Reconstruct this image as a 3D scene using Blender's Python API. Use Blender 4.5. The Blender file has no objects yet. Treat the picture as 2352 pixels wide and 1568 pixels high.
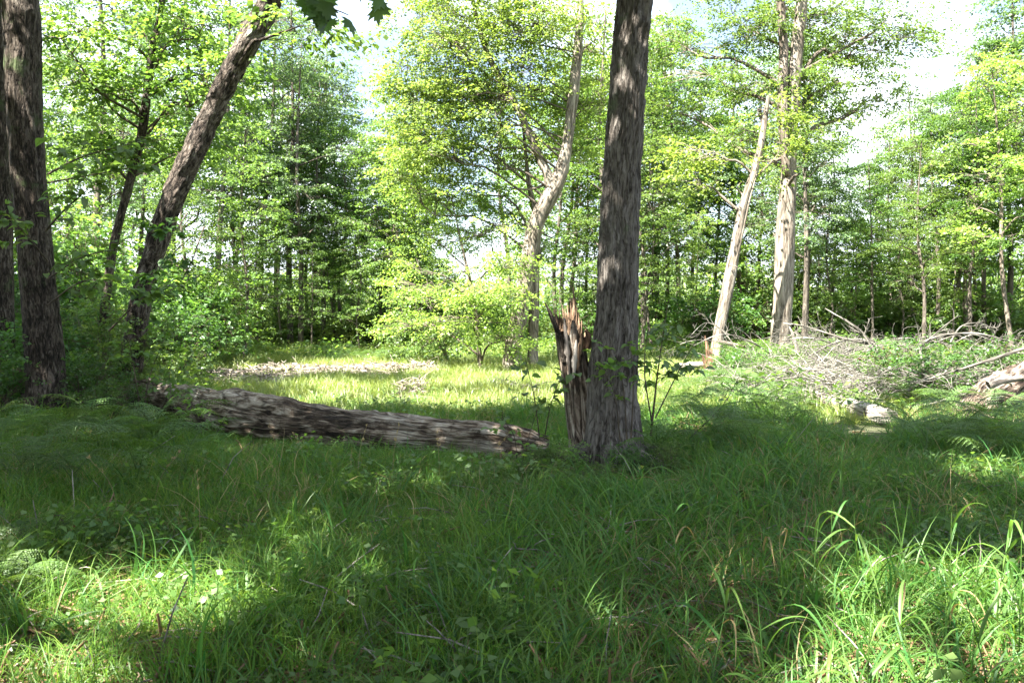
import bpy, math, random
import numpy as np
from mathutils import Vector, Euler
random.seed(7)
sc = bpy.context.scene
COL = sc.collection
R = math.radians
# ------------------------------------------------------------------ camera, sky, sun, exposure
F, CU, HZ, CZ = 1952.0, 1176.0, 724.0, 1.6      # focal length and horizon row measured on a 2352 px wide view
cam_d = bpy.data.cameras.new('camera'); cam = bpy.data.objects.new('camera', cam_d); COL.objects.link(cam)
cam.location = (0, 0, CZ); cam.rotation_euler = (R(90), 0, 0)
cam_d.sensor_width = 36.0; cam_d.lens = 36.0 * F / 2352.0
cam_d.shift_y = -60.0 / 2352.0
cam_d.clip_start = 0.05; cam_d.clip_end = 1500
sc.camera = cam
SUN_EL = R(55)
SH = np.array([-0.72, -0.69])                    # horizontal direction towards the sun (left, behind the camera)
world = bpy.data.worlds.new('World'); sc.world = world; world.use_nodes = True
wt = world.node_tree; wt.nodes.clear()
wo = wt.nodes.new('ShaderNodeOutputWorld'); wb = wt.nodes.new('ShaderNodeBackground')
sky = wt.nodes.new('ShaderNodeTexSky'); sky.sky_type = 'NISHITA'; sky.sun_disc = False
sky.sun_elevation = SUN_EL; sky.sun_rotation = math.atan2(SH[0], SH[1])
sky.air_density = 1.0; sky.dust_density = 2.0; sky.ozone_density = 1.0
tc = wt.nodes.new('ShaderNodeTexCoord'); cn = wt.nodes.new('ShaderNodeTexNoise'); cn.inputs['Scale'].default_value = 3.2
cn.inputs['Detail'].default_value = 7; cn.inputs['Roughness'].default_value = 0.6
cr = wt.nodes.new('ShaderNodeValToRGB'); cr.color_ramp.elements[0].position = 0.44; cr.color_ramp.elements[1].position = 0.60; cr.color_ramp.elements[0].color = (.12, .12, .12, 1)
cm = wt.nodes.new('ShaderNodeMix'); cm.data_type = 'RGBA'; cm.inputs['B'].default_value = (7.0, 7.6, 8.4, 1)
wt.links.new(tc.outputs['Generated'], cn.inputs['Vector']); wt.links.new(cn.outputs['Fac'], cr.inputs['Fac'])
wt.links.new(cr.outputs['Color'], cm.inputs['Factor']); wt.links.new(sky.outputs['Color'], cm.inputs['A'])
wt.links.new(cm.outputs['Result'], wb.inputs['Color']); wb.inputs['Strength'].default_value = 0.05
wt.links.new(wb.outputs['Background'], wo.inputs['Surface'])
sd = bpy.data.lights.new('sun', 'SUN'); sd.energy = 5.0; sd.angle = R(0.55); sd.color = (1.0, 0.94, 0.82)
sun = bpy.data.objects.new('sun', sd); COL.objects.link(sun)
to_sun = Vector((SH[0]*math.cos(SUN_EL), SH[1]*math.cos(SUN_EL), math.sin(SUN_EL)))
sun.rotation_euler = to_sun.to_track_quat('Z', 'Y').to_euler(); sun.location = (-30, -30, 60)
sc.view_settings.view_transform = 'Standard'; sc.view_settings.look = 'None'
sc.view_settings.gamma = 1.0; sc.view_settings.use_curve_mapping = False
sc.view_settings.exposure = 2.98
sc.render.engine = 'CYCLES'
cy = sc.cycles
cy.max_bounces = 7; cy.diffuse_bounces = 4; cy.glossy_bounces = 2; cy.transmission_bounces = 5; cy.transparent_max_bounces = 4
cy.use_denoising = True; cy.denoiser = 'OPENIMAGEDENOISE'; cy.sample_clamp_indirect = 6
cy.caustics_reflective = False; cy.caustics_refractive = False
sc.render.use_persistent_data = False
# ------------------------------------------------------------------ helpers
RG = np.random.default_rng(11)
def nrm(a): return a / np.maximum(np.linalg.norm(a, axis=-1, keepdims=True), 1e-9)
def vnoise(x, y, seed=0):                         # smooth value noise of any coordinates, 0..1
    x = np.asarray(x, float); y = np.asarray(y, float)
    xi = np.floor(x).astype(np.int64); yi = np.floor(y).astype(np.int64); fx = x-xi; fy = y-yi
    fx = fx*fx*(3-2*fx); fy = fy*fy*(3-2*fy)
    def h(a, b):
        n = (a*374761393 + b*668265263 + seed*974711) & 0x7fffffff
        n = ((n ^ (n >> 13)) * 1274126177) & 0x7fffffff
        n = (n ^ (n >> 16)) & 0xffff
        return n / 65535.0
    return (h(xi, yi)*(1-fx)+h(xi+1, yi)*fx)*(1-fy) + (h(xi, yi+1)*(1-fx)+h(xi+1, yi+1)*fx)*fy
def fbm(x, y, seed=0, o=4):
    t = 0; a = .5
    for i in range(o): t = t + a*vnoise(x*2**i, y*2**i, seed+i*17); a *= .5
    return t / (1-.5**o)
def pnoise(th, s, n, fs, seed=0):                 # periodic round a trunk: n cells round, fs cells per metre
    a = th/(2*np.pi)*n
    ai = np.floor(a).astype(np.int64); fa = a-ai; fa = fa*fa*(3-2*fa)
    y = s*fs
    return vnoise(ai % n + 0.0, y, seed)*(1-fa) + vnoise((ai+1) % n + 0.0, y, seed)*fa
def gz(x, y):
    return 0.10*(fbm(np.asarray(x)*.35+40, np.asarray(y)*.35+9, 5, 3)-.5) + 0.0
def P(u, v, Y): return np.array([(u-CU)/F*Y, Y, CZ+(HZ-v)/F*Y])
def G(u, v):
    Y = CZ*F/(v-HZ); return np.array([(u-CU)/F*Y, Y, float(gz((u-CU)/F*Y, Y))])
def scr(x, y):
    y = np.maximum(y, .3); return CU+x/y*F, HZ+CZ/y*F
# sun gaps of the canopy, as ellipses on the ground (u, v, ru, rv, strength)
GAPS = [(340,1410,340,84,1),(120,1585,300,72,1),(600,1480,150,60,.4),(2230,1480,370,165,1),(2000,1640,250,90,.9),
        (745,1230,75,60,.8),(910,1130,190,26,.75),(640,1045,150,14,.6),(1690,1340,85,60,.7),(1420,1290,60,40,.25),
        (2275,1112,110,28,.9),(1590,1000,80,16,1),(1790,1010,60,14,.7),(470,930,80,26,.7),(1240,1240,90,40,.2),(900,1420,380,60,.10),(1150,1560,420,70,.10),(700,1560,200,60,.15),(1000,1290,200,30,.16),(1560,1500,180,60,.14),(380,1180,160,26,.2),(30,1330,120,70,.8),
        (1060,1075,130,14,.5),(1900,960,260,34,.85),(1950,1190,70,30,.3)]
def litmask(x, y):
    u, v = scr(x, y)
    n = fbm(x*1.6+3, y*1.6+8, 77, 3)-.5
    m = np.zeros_like(u)
    far = (v < 955+n*60) & (u > 640+n*200) & (u < 4000)
    m = np.where(far, 1.0, m)
    m = np.where((v < 880+n*30) & (u > 380), 1.0, m)
    m = np.where((v < 905) & (v > 815) & (u > 400) & (u < 650), .8, m)
    m = np.where((u > 1480) & (v < 1000+n*50) & (((u-1750)/150)**2+((v-985)/45)**2 > 1), .95, m)
    for (a, b, ra, rb, s) in GAPS:
        d = ((u-a)/ra)**2+((v-b)/rb)**2+n*.9
        m = np.maximum(m, np.where(d < 1, s, 0))
    return np.where(y > 27, 1.0, m)
TAN = math.tan(SUN_EL)
def shadow_xy(p):
    return p[:, 0]-SH[0]*p[:, 2]/TAN, p[:, 1]-SH[1]*p[:, 2]/TAN
_S = np.array([SH[0]*math.cos(SUN_EL), SH[1]*math.cos(SUN_EL), math.sin(SUN_EL)]); _S /= np.linalg.norm(_S)
_A = nrm(np.cross(_S, [0, 0, 1.])); _B = np.cross(_S, _A)
# trunks that stand in a sun gap: (u0, v0, u1, v1, distance, radius, openness)
LITSEG = [(1802, 470, 1790, 800, 23.4, .55, .95), (1812, 400, 1806, 470, 23.4, .35, .7), (1745, 340, 1645, 840, 22, .35, .9), (1268, 440, 1200, 650, 24.4, .38, .8), (455, 925, 590, 958, 11.9, .2, .8), (1150, 1000, 1250, 1020, 9.7, .12, .7), (1303, 330, 1270, 420, 24.4, .3, .7), (1206, 285, 1260, 400, 24.4, .25, .6),
          (45, 0, 55, 185, 12.4, .34, .97), (480, 270, 385, 480, 13.9, .2, .8), (1395, 590, 1392, 660, 9.2, .13, .97), (1405, 470, 1408, 510, 9.2, .09, .9), (1300, 710, 1318, 850, 9.35, .17, .95), (1425, 170, 1420, 330, 9.2, .08, .6)]
LS = [(P(a, b, Y), P(c, d, Y), r, o) for a, b, c, d, Y, r, o in LITSEG]
def openseg(p):
    m = np.zeros(len(p)); q = np.stack([p@_A, p@_B], 1); h = p@_S
    for a, b, r, o in LS:
        a2 = np.array([a@_A, a@_B]); d = np.array([b@_A, b@_B])-a2; t = np.clip(((q-a2)@d)/(d@d), 0, 1)
        dist = np.linalg.norm(q-(a2+t[:, None]*d), axis=1); m = np.where((dist < r) & (h > a@_S), np.maximum(m, o), m)
    return m
def keep(p, rng, power=1.0):
    x, y = shadow_xy(p); return rng.random(len(p)) > np.maximum(litmask(x, y)*power, openseg(p))
def keep25(p, rng): return rng.random(len(p)) > np.maximum(litmask(*shadow_xy(p))*.2, openseg(p))
def keepseg(p, rng): return rng.random(len(p)) > openseg(p)

class Acc:
    def __init__(s): s.v = []; s.f = []; s.t = []; s.b = []; s.n = 0
    def add(s, v, f, t=None, b=None):
        v = np.asarray(v, float).reshape(-1, 3); f = np.asarray(f, int)
        s.v.append(v); s.f.append(f+s.n); s.n += len(v)
        s.t.append(np.full(len(v), .5) if t is None else np.broadcast_to(t, (len(v),)))
        s.b.append(v if b is None else b)
    def build(s, name, mat, parent=None, origin=(0, 0, 0), smooth=True):
        me = bpy.data.meshes.new(name)
        v = np.concatenate(s.v)-np.array(origin); me.vertices.add(len(v)); me.vertices.foreach_set('co', v.astype(np.float32).ravel())
        lt = np.concatenate([np.full(len(f), f.shape[1]) for f in s.f]); lv = np.concatenate([f.ravel() for f in s.f])
        me.loops.add(len(lv)); me.loops.foreach_set('vertex_index', lv.astype(np.int32))
        me.polygons.add(len(lt)); st = np.concatenate([[0], np.cumsum(lt)[:-1]])
        me.polygons.foreach_set('loop_start', st.astype(np.int32)); me.polygons.foreach_set('loop_total', lt.astype(np.int32))
        if smooth: me.polygons.foreach_set('use_smooth', np.ones(len(lt), bool))
        a = me.attributes.new('tint', 'FLOAT', 'POINT'); a.data.foreach_set('value', np.concatenate(s.t).astype(np.float32))
        b = me.attributes.new('bark', 'FLOAT_VECTOR', 'POINT'); b.data.foreach_set('vector', np.concatenate(s.b).astype(np.float32).ravel())
        me.update(calc_edges=True)
        for m in (mat if isinstance(mat, (list, tuple)) else [mat]): me.materials.append(m)
        o = bpy.data.objects.new(name, me); COL.objects.link(o)
        if parent is not None: o.parent = parent
        return o
def tag(o, label=None, cat=None, group=None, kind=None):
    if label: o['label'] = label
    if cat: o['category'] = cat
    if group: o['group'] = group
    if kind: o['kind'] = kind
    return o
def empty(name, loc, label=None, cat=None, group=None):
    o = bpy.data.objects.new(name, None); COL.objects.link(o); o.location = [float(c) for c in loc]; o.empty_display_size = .2
    return tag(o, label, cat, group)
def copy_tree(o, parent=None):
    c = o.copy(); COL.objects.link(c); c.parent = parent
    for ch in KIDS.get(o.name, []): copy_tree(ch, c)
    return c
KIDS = {}
def reg(root, *ch): KIDS.setdefault(root.name, []).extend(ch)
def spline(pts, n):
    pts = np.asarray(pts, float); p = np.vstack([2*pts[0]-pts[1], pts, 2*pts[-1]-pts[-2]])
    t = np.linspace(0, len(pts)-1-1e-6, n); i = t.astype(int); f = (t-i)[:, None]
    a, b, c, d = p[i], p[i+1], p[i+2], p[i+3]
    return .5*((2*b)+(-a+c)*f+(2*a-5*b+4*c-d)*f**2+(-a+3*b-3*c+d)*f**3)
def frames(c):
    t = nrm(np.gradient(c, axis=0)); up = np.array([0, 1., 0]) if abs(t[0, 1]) < .8 else np.array([1., 0, 0])
    if abs(t[0, 2]) < .5: up = np.array([0, 0, 1.])
    a = nrm(np.cross(t, up)); b = np.cross(t, a)
    return t, a, b
def tube(acc, pts, rad, sides=6, n=None, bark=None, cap=False, tint=.5):
    c = spline(pts, n) if n else np.asarray(pts, float); m = len(c)
    r = np.interp(np.linspace(0, 1, m), np.linspace(0, 1, len(rad)), rad)
    t, a, b = frames(c); th = np.arange(sides)/sides*2*np.pi
    s = np.concatenate([[0], np.cumsum(np.linalg.norm(np.diff(c, axis=0), axis=1))])
    TH, S = np.meshgrid(th, s); rr = r[:, None]*np.ones(sides)
    if bark: rr = rr + bark(TH, S, rr)
    v = c[:, None]+rr[..., None]*(np.cos(TH)[..., None]*a[:, None]+np.sin(TH)[..., None]*b[:, None])
    bk = np.stack([np.cos(TH)*r.mean(), np.sin(TH)*r.mean(), S], -1)
    i = np.arange(m-1)[:, None]*sides; j = np.arange(sides)[None]; k = (j+1) % sides
    f = np.stack([i+j, i+k, i+sides+k, i+sides+j], -1).reshape(-1, 4)
    acc.add(v.reshape(-1, 3), f, tint, bk.reshape(-1, 3))
    if cap:
        for e, ring in ((0, 0), (m-1, (m-1)*sides)):
            base = v[e]; cc = c[e]
            acc.add(np.vstack([base, cc]), [[q, (q+1) % sides, sides] for q in range(sides)], tint, np.vstack([bk[e], [0, 0, s[e]]]))
    return c, r
# many thin straight-ish twigs at once: a (n,3) -> b (n,3)
def twigs(acc, a, b, r0, r1, sag=.06):
    n = len(a)
    if n == 0: return
    d = b-a; L = np.linalg.norm(d, axis=1, keepdims=True); t = nrm(d)
    s = nrm(np.cross(t, np.array([.13, .2, 1.]))); w = np.cross(t, s)
    mid = a+d*.55+np.array([0, 0, 1.])*L*sag+s*L*RG.normal(0, .05, (n, 1))
    V = []
    for p, rr in ((a, r0), (mid, (r0+r1)*.5), (b, r1)):
        for q in range(3):
            ang = q*2*np.pi/3; V.append(p+rr*(math.cos(ang)*s+math.sin(ang)*w))
    V = np.stack(V, 1).reshape(-1, 3); f = []
    for k in range(2):
        for q in range(3): f.append([k*3+q, k*3+(q+1) % 3, k*3+3+(q+1) % 3, k*3+3+q])
    f = (np.array(f)[None]+np.arange(n)[:, None, None]*9).reshape(-1, 4)
    acc.add(V, f)
def leaves(acc, base, ld, nn, size, tint, wide=.33, fold=.12):
    ld = nrm(ld); side = nrm(np.cross(ld, nn)); up = nrm(np.cross(side, ld)); s = size[:, None]
    v = np.stack([base, base+ld*s*.42+side*s*wide+up*s*fold, base+ld*s-up*s*.10, base+ld*s*.42-side*s*wide+up*s*fold], 1)
    n = len(base); f = np.arange(n*4).reshape(n, 4)
    acc.add(v.reshape(-1, 3), f, np.repeat(tint, 4))
def sprays(acc, tw, org, dr, L, k, size, rng, droop=.25, wide=.33, flat=.45, filt=None):
    n = len(org)
    if n == 0: return
    Ls = L*rng.uniform(.6, 1.3, (n, 1)); dr = nrm(dr)
    tip = org+dr*Ls; tip[:, 2] -= (droop*Ls[:, 0])
    if tw is not None: twigs(tw, org, tip, .006, .002)
    t = rng.uniform(.08, 1.05, (n, k, 1))
    p = org[:, None]+dr[:, None]*Ls[:, None]*t; p[..., 2] -= droop*Ls*t[..., 0]**2
    sd = nrm(np.cross(dr, np.array([0, 0, 1.])))[:, None]*np.where(np.arange(k) % 2, 1, -1)[None, :, None]
    ld = dr[:, None]*rng.uniform(.2, .9, (n, k, 1))+sd*rng.uniform(.3, 1, (n, k, 1))+rng.normal(0, .3, (n, k, 3))
    ld[..., 2] -= .2
    nn = np.array([0, 0, 1.])+rng.normal(0, flat, (n, k, 3))
    p = p+sd*rng.uniform(0, .35, (n, k, 1))*Ls[:, None]*(1.15-t)+rng.normal(0, .04, p.shape)
    tint = np.clip(rng.normal(.5, .2, (n, 1))+rng.normal(0, .17, (n, k)), 0, 1)
    sz = size*rng.uniform(.6, 1.25, (n, k))
    p = p.reshape(-1, 3); ld = ld.reshape(-1, 3); nn = nn.reshape(-1, 3); tint = tint.ravel(); sz = sz.ravel()
    if filt is not None:
        q = filt(p, rng); p, ld, nn, tint, sz = p[q], ld[q], nn[q], tint[q], sz[q]
    leaves(acc, p, ld, nn, sz, tint, wide)
# ------------------------------------------------------------------ materials
def newmat(name):
    m = bpy.data.materials.new(name); m.use_nodes = True; m.node_tree.nodes.clear(); return m, m.node_tree
def N(t, ty, **kw):
    n = t.nodes.new(ty)
    for k, v in kw.items():
        if k in n.inputs: n.inputs[k].default_value = v
        else: setattr(n, k, v)
    return n
def ramp(t, stops):
    r = N(t, 'ShaderNodeValToRGB'); e = r.color_ramp.elements
    while len(e) < len(stops): e.new(.5)
    for q, (p, c) in zip(e, stops): q.position = p; q.color = (*c, 1)
    return r
def leafmat(name, a, b, tr=1.5, transl=.45, yel=1.15, gloss=.035, rough=.5):
    m, t = newmat(name); out = N(t, 'ShaderNodeOutputMaterial'); at = N(t, 'ShaderNodeAttribute', attribute_name='tint')
    rp = ramp(t, [(0, a), (1, b)]); t.links.new(at.outputs['Fac'], rp.inputs['Fac'])
    oi = N(t, 'ShaderNodeObjectInfo'); hs = N(t, 'ShaderNodeHueSaturation')
    mr = N(t, 'ShaderNodeMapRange'); mr.inputs['To Min'].default_value = .8; mr.inputs['To Max'].default_value = 1.22
    t.links.new(oi.outputs['Random'], mr.inputs['Value']); t.links.new(mr.outputs['Result'], hs.inputs['Value'])
    mh = N(t, 'ShaderNodeMapRange'); mh.inputs['To Min'].default_value = .488; mh.inputs['To Max'].default_value = .508
    t.links.new(oi.outputs['Random'], mh.inputs['Value']); t.links.new(mh.outputs['Result'], hs.inputs['Hue'])
    t.links.new(rp.outputs['Color'], hs.inputs['Color'])
    df = N(t, 'ShaderNodeBsdfDiffuse'); tl = N(t, 'ShaderNodeBsdfTranslucent'); gl = N(t, 'ShaderNodeBsdfGlossy', Roughness=rough)
    gl.inputs['Color'].default_value = (.9, .95, 1, 1)
    t.links.new(hs.outputs['Color'], df.inputs['Color'])
    mu = N(t, 'ShaderNodeMix', data_type='RGBA', blend_type='MULTIPLY'); mu.inputs['Factor'].default_value = 1; mu.inputs['B'].default_value = (tr*yel, tr, tr*.55, 1)
    t.links.new(hs.outputs['Color'], mu.inputs['A']); t.links.new(mu.outputs['Result'], tl.inputs['Color'])
    m1 = N(t, 'ShaderNodeMixShader', Fac=transl); m2 = N(t, 'ShaderNodeMixShader', Fac=gloss)
    t.links.new(df.outputs[0], m1.inputs[1]); t.links.new(tl.outputs[0], m1.inputs[2])
    t.links.new(m1.outputs[0], m2.inputs[1]); t.links.new(gl.outputs[0], m2.inputs[2]); t.links.new(m2.outputs[0], out.inputs['Surface'])
    return m
def barkmat(name, stops, scale=(14, 14, 2.2), bump=.5, moss=None, rough=.9, fine=60, crack=.6):
    m, t = newmat(name); out = N(t, 'ShaderNodeOutputMaterial'); at = N(t, 'ShaderNodeAttribute', attribute_name='bark')
    mp = N(t, 'ShaderNodeMapping'); mp.inputs['Scale'].default_value = scale; t.links.new(at.outputs['Vector'], mp.inputs['Vector'])
    n1 = N(t, 'ShaderNodeTexNoise', Scale=1.0, Detail=8, Roughness=.68, Distortion=.9); t.links.new(mp.outputs['Vector'], n1.inputs['Vector'])
    n2 = N(t, 'ShaderNodeTexNoise', Scale=1.3, Detail=3); t.links.new(at.outputs['Vector'], n2.inputs['Vector'])
    mx = N(t, 'ShaderNodeMath', operation='MULTIPLY_ADD'); mx.inputs[1].default_value = .27; t.links.new(n2.outputs['Fac'], mx.inputs[0])
    ml = N(t, 'ShaderNodeMath', operation='MULTIPLY'); ml.inputs[1].default_value = .80; t.links.new(n1.outputs['Fac'], ml.inputs[0]); t.links.new(ml.outputs[0], mx.inputs[2])
    rp = ramp(t, [(.535+(p-.5)*.60, c) for p, c in stops]); t.links.new(mx.outputs[0], rp.inputs['Fac'])
    col = rp.outputs['Color']
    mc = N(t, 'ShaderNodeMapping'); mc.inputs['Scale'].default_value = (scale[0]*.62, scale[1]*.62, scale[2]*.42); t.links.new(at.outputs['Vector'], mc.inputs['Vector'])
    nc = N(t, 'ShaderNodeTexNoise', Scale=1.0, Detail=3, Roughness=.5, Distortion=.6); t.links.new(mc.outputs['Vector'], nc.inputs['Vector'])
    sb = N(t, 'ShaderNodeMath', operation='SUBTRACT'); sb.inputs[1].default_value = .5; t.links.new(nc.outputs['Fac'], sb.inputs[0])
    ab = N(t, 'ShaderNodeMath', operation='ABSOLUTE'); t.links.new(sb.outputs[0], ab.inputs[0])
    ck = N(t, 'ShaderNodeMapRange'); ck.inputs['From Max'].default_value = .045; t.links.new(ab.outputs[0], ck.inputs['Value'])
    cmx = N(t, 'ShaderNodeMix', data_type='RGBA', blend_type='MULTIPLY'); cmx.inputs['Factor'].default_value = crack  # darker bark in the cracks, with furrow shade painted into the colour
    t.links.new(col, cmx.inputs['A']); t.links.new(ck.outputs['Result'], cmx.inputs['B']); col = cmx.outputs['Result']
    if moss:
        n3 = N(t, 'ShaderNodeTexNoise', Scale=moss[0], Detail=6, Roughness=.7); t.links.new(at.outputs['Vector'], n3.inputs['Vector'])
        r3 = ramp(t, [(moss[1], (0, 0, 0)), (moss[1]+.1, (1, 1, 1))]); t.links.new(n3.outputs['Fac'], r3.inputs['Fac'])
        mm = N(t, 'ShaderNodeMix', data_type='RGBA'); mm.inputs['B'].default_value = (*moss[2], 1)
        t.links.new(r3.outputs['Color'], mm.inputs['Factor']); t.links.new(col, mm.inputs['A']); col = mm.outputs['Result']
    bs = N(t, 'ShaderNodeBsdfPrincipled', Roughness=rough); bs.inputs['Specular IOR Level'].default_value = .25
    t.links.new(col, bs.inputs['Base Color'])
    nf = N(t, 'ShaderNodeTexNoise', Scale=fine, Detail=4, Roughness=.7)
    mp2 = N(t, 'ShaderNodeMapping'); mp2.inputs['Scale'].default_value = (1, 1, .22); t.links.new(at.outputs['Vector'], mp2.inputs['Vector']); t.links.new(mp2.outputs['Vector'], nf.inputs['Vector'])
    ad = N(t, 'ShaderNodeMath', operation='ADD'); t.links.new(nf.outputs['Fac'], ad.inputs[0]); t.links.new(n1.outputs['Fac'], ad.inputs[1])
    ad2 = N(t, 'ShaderNodeMath', operation='ADD'); t.links.new(ad.outputs[0], ad2.inputs[0]); t.links.new(ck.outputs['Result'], ad2.inputs[1])
    bp = N(t, 'ShaderNodeBump', Strength=bump, Distance=.02); t.links.new(ad2.outputs[0], bp.inputs['Height']); t.links.new(bp.outputs['Normal'], bs.inputs['Normal'])
    t.links.new(bs.outputs[0], out.inputs['Surface']); return m
M = {}
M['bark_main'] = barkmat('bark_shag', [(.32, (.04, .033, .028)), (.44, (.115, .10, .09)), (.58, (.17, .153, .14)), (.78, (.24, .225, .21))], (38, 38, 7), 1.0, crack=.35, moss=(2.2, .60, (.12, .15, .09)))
M['bark_dark'] = barkmat('bark_dark', [(.36, (.012, .009, .007)), (.48, (.05, .038, .03)), (.60, (.10, .083, .07)), (.74, (.16, .14, .12))], (30, 30, 7), 1.0, moss=(1.6, .56, (.06, .085, .035)))
M['bark_mid'] = barkmat('bark_mid', [(.30, (.07, .055, .045)), (.5, (.17, .14, .115)), (.72, (.31, .27, .23))], (14, 14, 2.5), .6)
M['bark_plate'] = barkmat('bark_plated', [(.38, (.014, .011, .009)), (.47, (.06, .046, .038)), (.58, (.12, .10, .085)), (.72, (.25, .225, .20))], (20, 20, 8), 1.0)
M['bark_pale'] = barkmat('bark_pale', [(.30, (.05, .04, .03)), (.43, (.16, .135, .11)), (.55, (.26, .225, .19)), (.72, (.38, .345, .30))], (16, 16, 1.8), .5, moss=(5, .62, (.24, .19, .15)))
M['bark_far'] = barkmat('bark_far', [(.3, (.05, .042, .035)), (.6, (.14, .12, .10)), (.8, (.24, .21, .18))], (12, 12, 2), .3)
M['deadwood'] = barkmat('dead_grey_wood', [(.28, (.09, .075, .065)), (.48, (.25, .22, .20)), (.7, (.46, .42, .38))], (9, 9, 1.4), .8, moss=(3.5, .60, (.055, .042, .033)))
M['logwood'] = barkmat('log_weathered', [(.34, (.025, .018, .013)), (.44, (.11, .08, .06)), (.52, (.24, .19, .15)), (.66, (.46, .41, .35))], (18, 18, 2.6), 1.0, moss=(3.2, .54, (.055, .038, .027)))
M['rotwood'] = barkmat('rotten_red_wood', [(.3, (.06, .028, .018)), (.5, (.19, .11, .07)), (.7, (.38, .27, .18))], (14, 14, 4), .9)
M['heart'] = barkmat('heartwood', [(.3, (.07, .04, .025)), (.5, (.22, .145, .095)), (.7, (.38, .28, .2))], (26, 26, 2), .8)
M['bleached'] = barkmat('bleached_wood', [(.3, (.12, .10, .085)), (.5, (.30, .27, .24)), (.7, (.44, .41, .38))], (26, 26, 2), .5)
M['brush'] = barkmat('brushwood', [(.3, (.06, .054, .045)), (.5, (.19, .178, .158)), (.7, (.36, .345, .315))], (8, 8, 2), .4)
M['rust'] = barkmat('reddish_wood', [(.3, (.13, .04, .025)), (.6, (.28, .10, .06)), (.8, (.36, .18, .11))], (14, 14, 4), .5)
M['twig'] = barkmat('twig_bark', [(.3, (.06, .047, .035)), (.6, (.15, .12, .09))], (20, 20, 4), .2)
M['chips'] = leafmat('chips', (.06, .045, .035), (.42, .36, .32), 1.0, .0, 1, .02)
M['litter'] = leafmat('leaf_litter', (.12, .065, .035), (.34, .22, .13), 1.0, .2, 1, .03)
M['yellow'] = leafmat('foliage_yellow', (.115, .205, .035), (.25, .335, .095), 1.75, .5, .98)
M['maple'] = leafmat('foliage_maple', (.065, .14, .028), (.155, .255, .062), 1.7, .5, 1.05)
M['oak'] = leafmat('foliage_oak', (.06, .12, .048), (.155, .24, .105), 1.6, .48, .98, .06)
M['under'] = leafmat('foliage_under', (.065, .13, .030), (.155, .245, .068), 1.6, .5, 1.05)
M['dark'] = leafmat('foliage_dark', (.035, .09, .02), (.085, .17, .035), 1.6, .48, 1.0)
M['grass'] = leafmat('grass_fine', (.040, .134, .020), (.19, .30, .050), 1.45, .45, 1.03, .02)
M['meadow'] = leafmat('grass_meadow', (.11, .19, .03), (.30, .35, .10), 1.4, .42, 1.05, .05)
M['broad'] = leafmat('grass_broad', (.029, .119, .026), (.145, .25, .052), 1.45, .45, 1.0, .022, .5)
M['straw'] = leafmat('grass_dry', (.22, .16, .07), (.42, .33, .17), 1.1, .35, 1.1)
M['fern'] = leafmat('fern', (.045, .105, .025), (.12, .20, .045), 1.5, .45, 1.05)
M['fernyellow'] = leafmat('fern_yellow', (.12, .19, .03), (.26, .28, .05), 1.5, .45, 1.1)  # a few ferns with a yellower leaf colour
M['bigleaf'] = leafmat('maple_leaf', (.05, .11, .02), (.09, .17, .03), 1.6, .5, 1.1, .05)
def groundmat():
    m, t = newmat('forest_floor'); out = N(t, 'ShaderNodeOutputMaterial'); g = N(t, 'ShaderNodeNewGeometry')
    n1 = N(t, 'ShaderNodeTexNoise', Scale=.8, Detail=6, Roughness=.6); n2 = N(t, 'ShaderNodeTexNoise', Scale=22, Detail=6, Roughness=.75)
    for n in (n1, n2): t.links.new(g.outputs['Position'], n.inputs['Vector'])
    a = ramp(t, [(.35, (.03, .038, .016)), (.62, (.06, .085, .028))]); b = ramp(t, [(.3, (.03, .022, .015)), (.55, (.075, .062, .035)), (.75, (.15, .12, .08))])
    t.links.new(n1.outputs['Fac'], a.inputs['Fac']); t.links.new(n2.outputs['Fac'], b.inputs['Fac'])
    mx = N(t, 'ShaderNodeMix', data_type='RGBA'); mx.inputs['Factor'].default_value = .5; t.links.new(a.outputs['Color'], mx.inputs['A']); t.links.new(b.outputs['Color'], mx.inputs['B'])
    bs = N(t, 'ShaderNodeBsdfPrincipled', Roughness=1.0); t.links.new(mx.outputs['Result'], bs.inputs['Base Color'])
    bp = N(t, 'ShaderNodeBump', Strength=.7, Distance=.04); t.links.new(n2.outputs['Fac'], bp.inputs['Height']); t.links.new(bp.outputs['Normal'], bs.inputs['Normal'])
    t.links.new(bs.outputs[0], out.inputs['Surface']); return m
M['ground'] = groundmat()
# ------------------------------------------------------------------ ground
xs = np.concatenate([-np.geomspace(500, 12, 26), np.linspace(-11.6, 11.6, 117), np.geomspace(12, 500, 26)])
ys = np.concatenate([-np.geomspace(300, 4, 16), np.linspace(-3.8, 30, 150), np.geomspace(31, 900, 34)])
X, Y = np.meshgrid(xs, ys); Z = gz(X, Y)
g = Acc(); nx = len(xs); i, j = np.meshgrid(np.arange(len(ys)-1), np.arange(nx-1), indexing='ij'); q = i*nx+j
g.add(np.stack([X, Y, Z], -1).reshape(-1, 3), np.stack([q, q+1, q+nx+1, q+nx], -1).reshape(-1, 4))
tag(g.build('ground', M['ground']), kind='structure')

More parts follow.
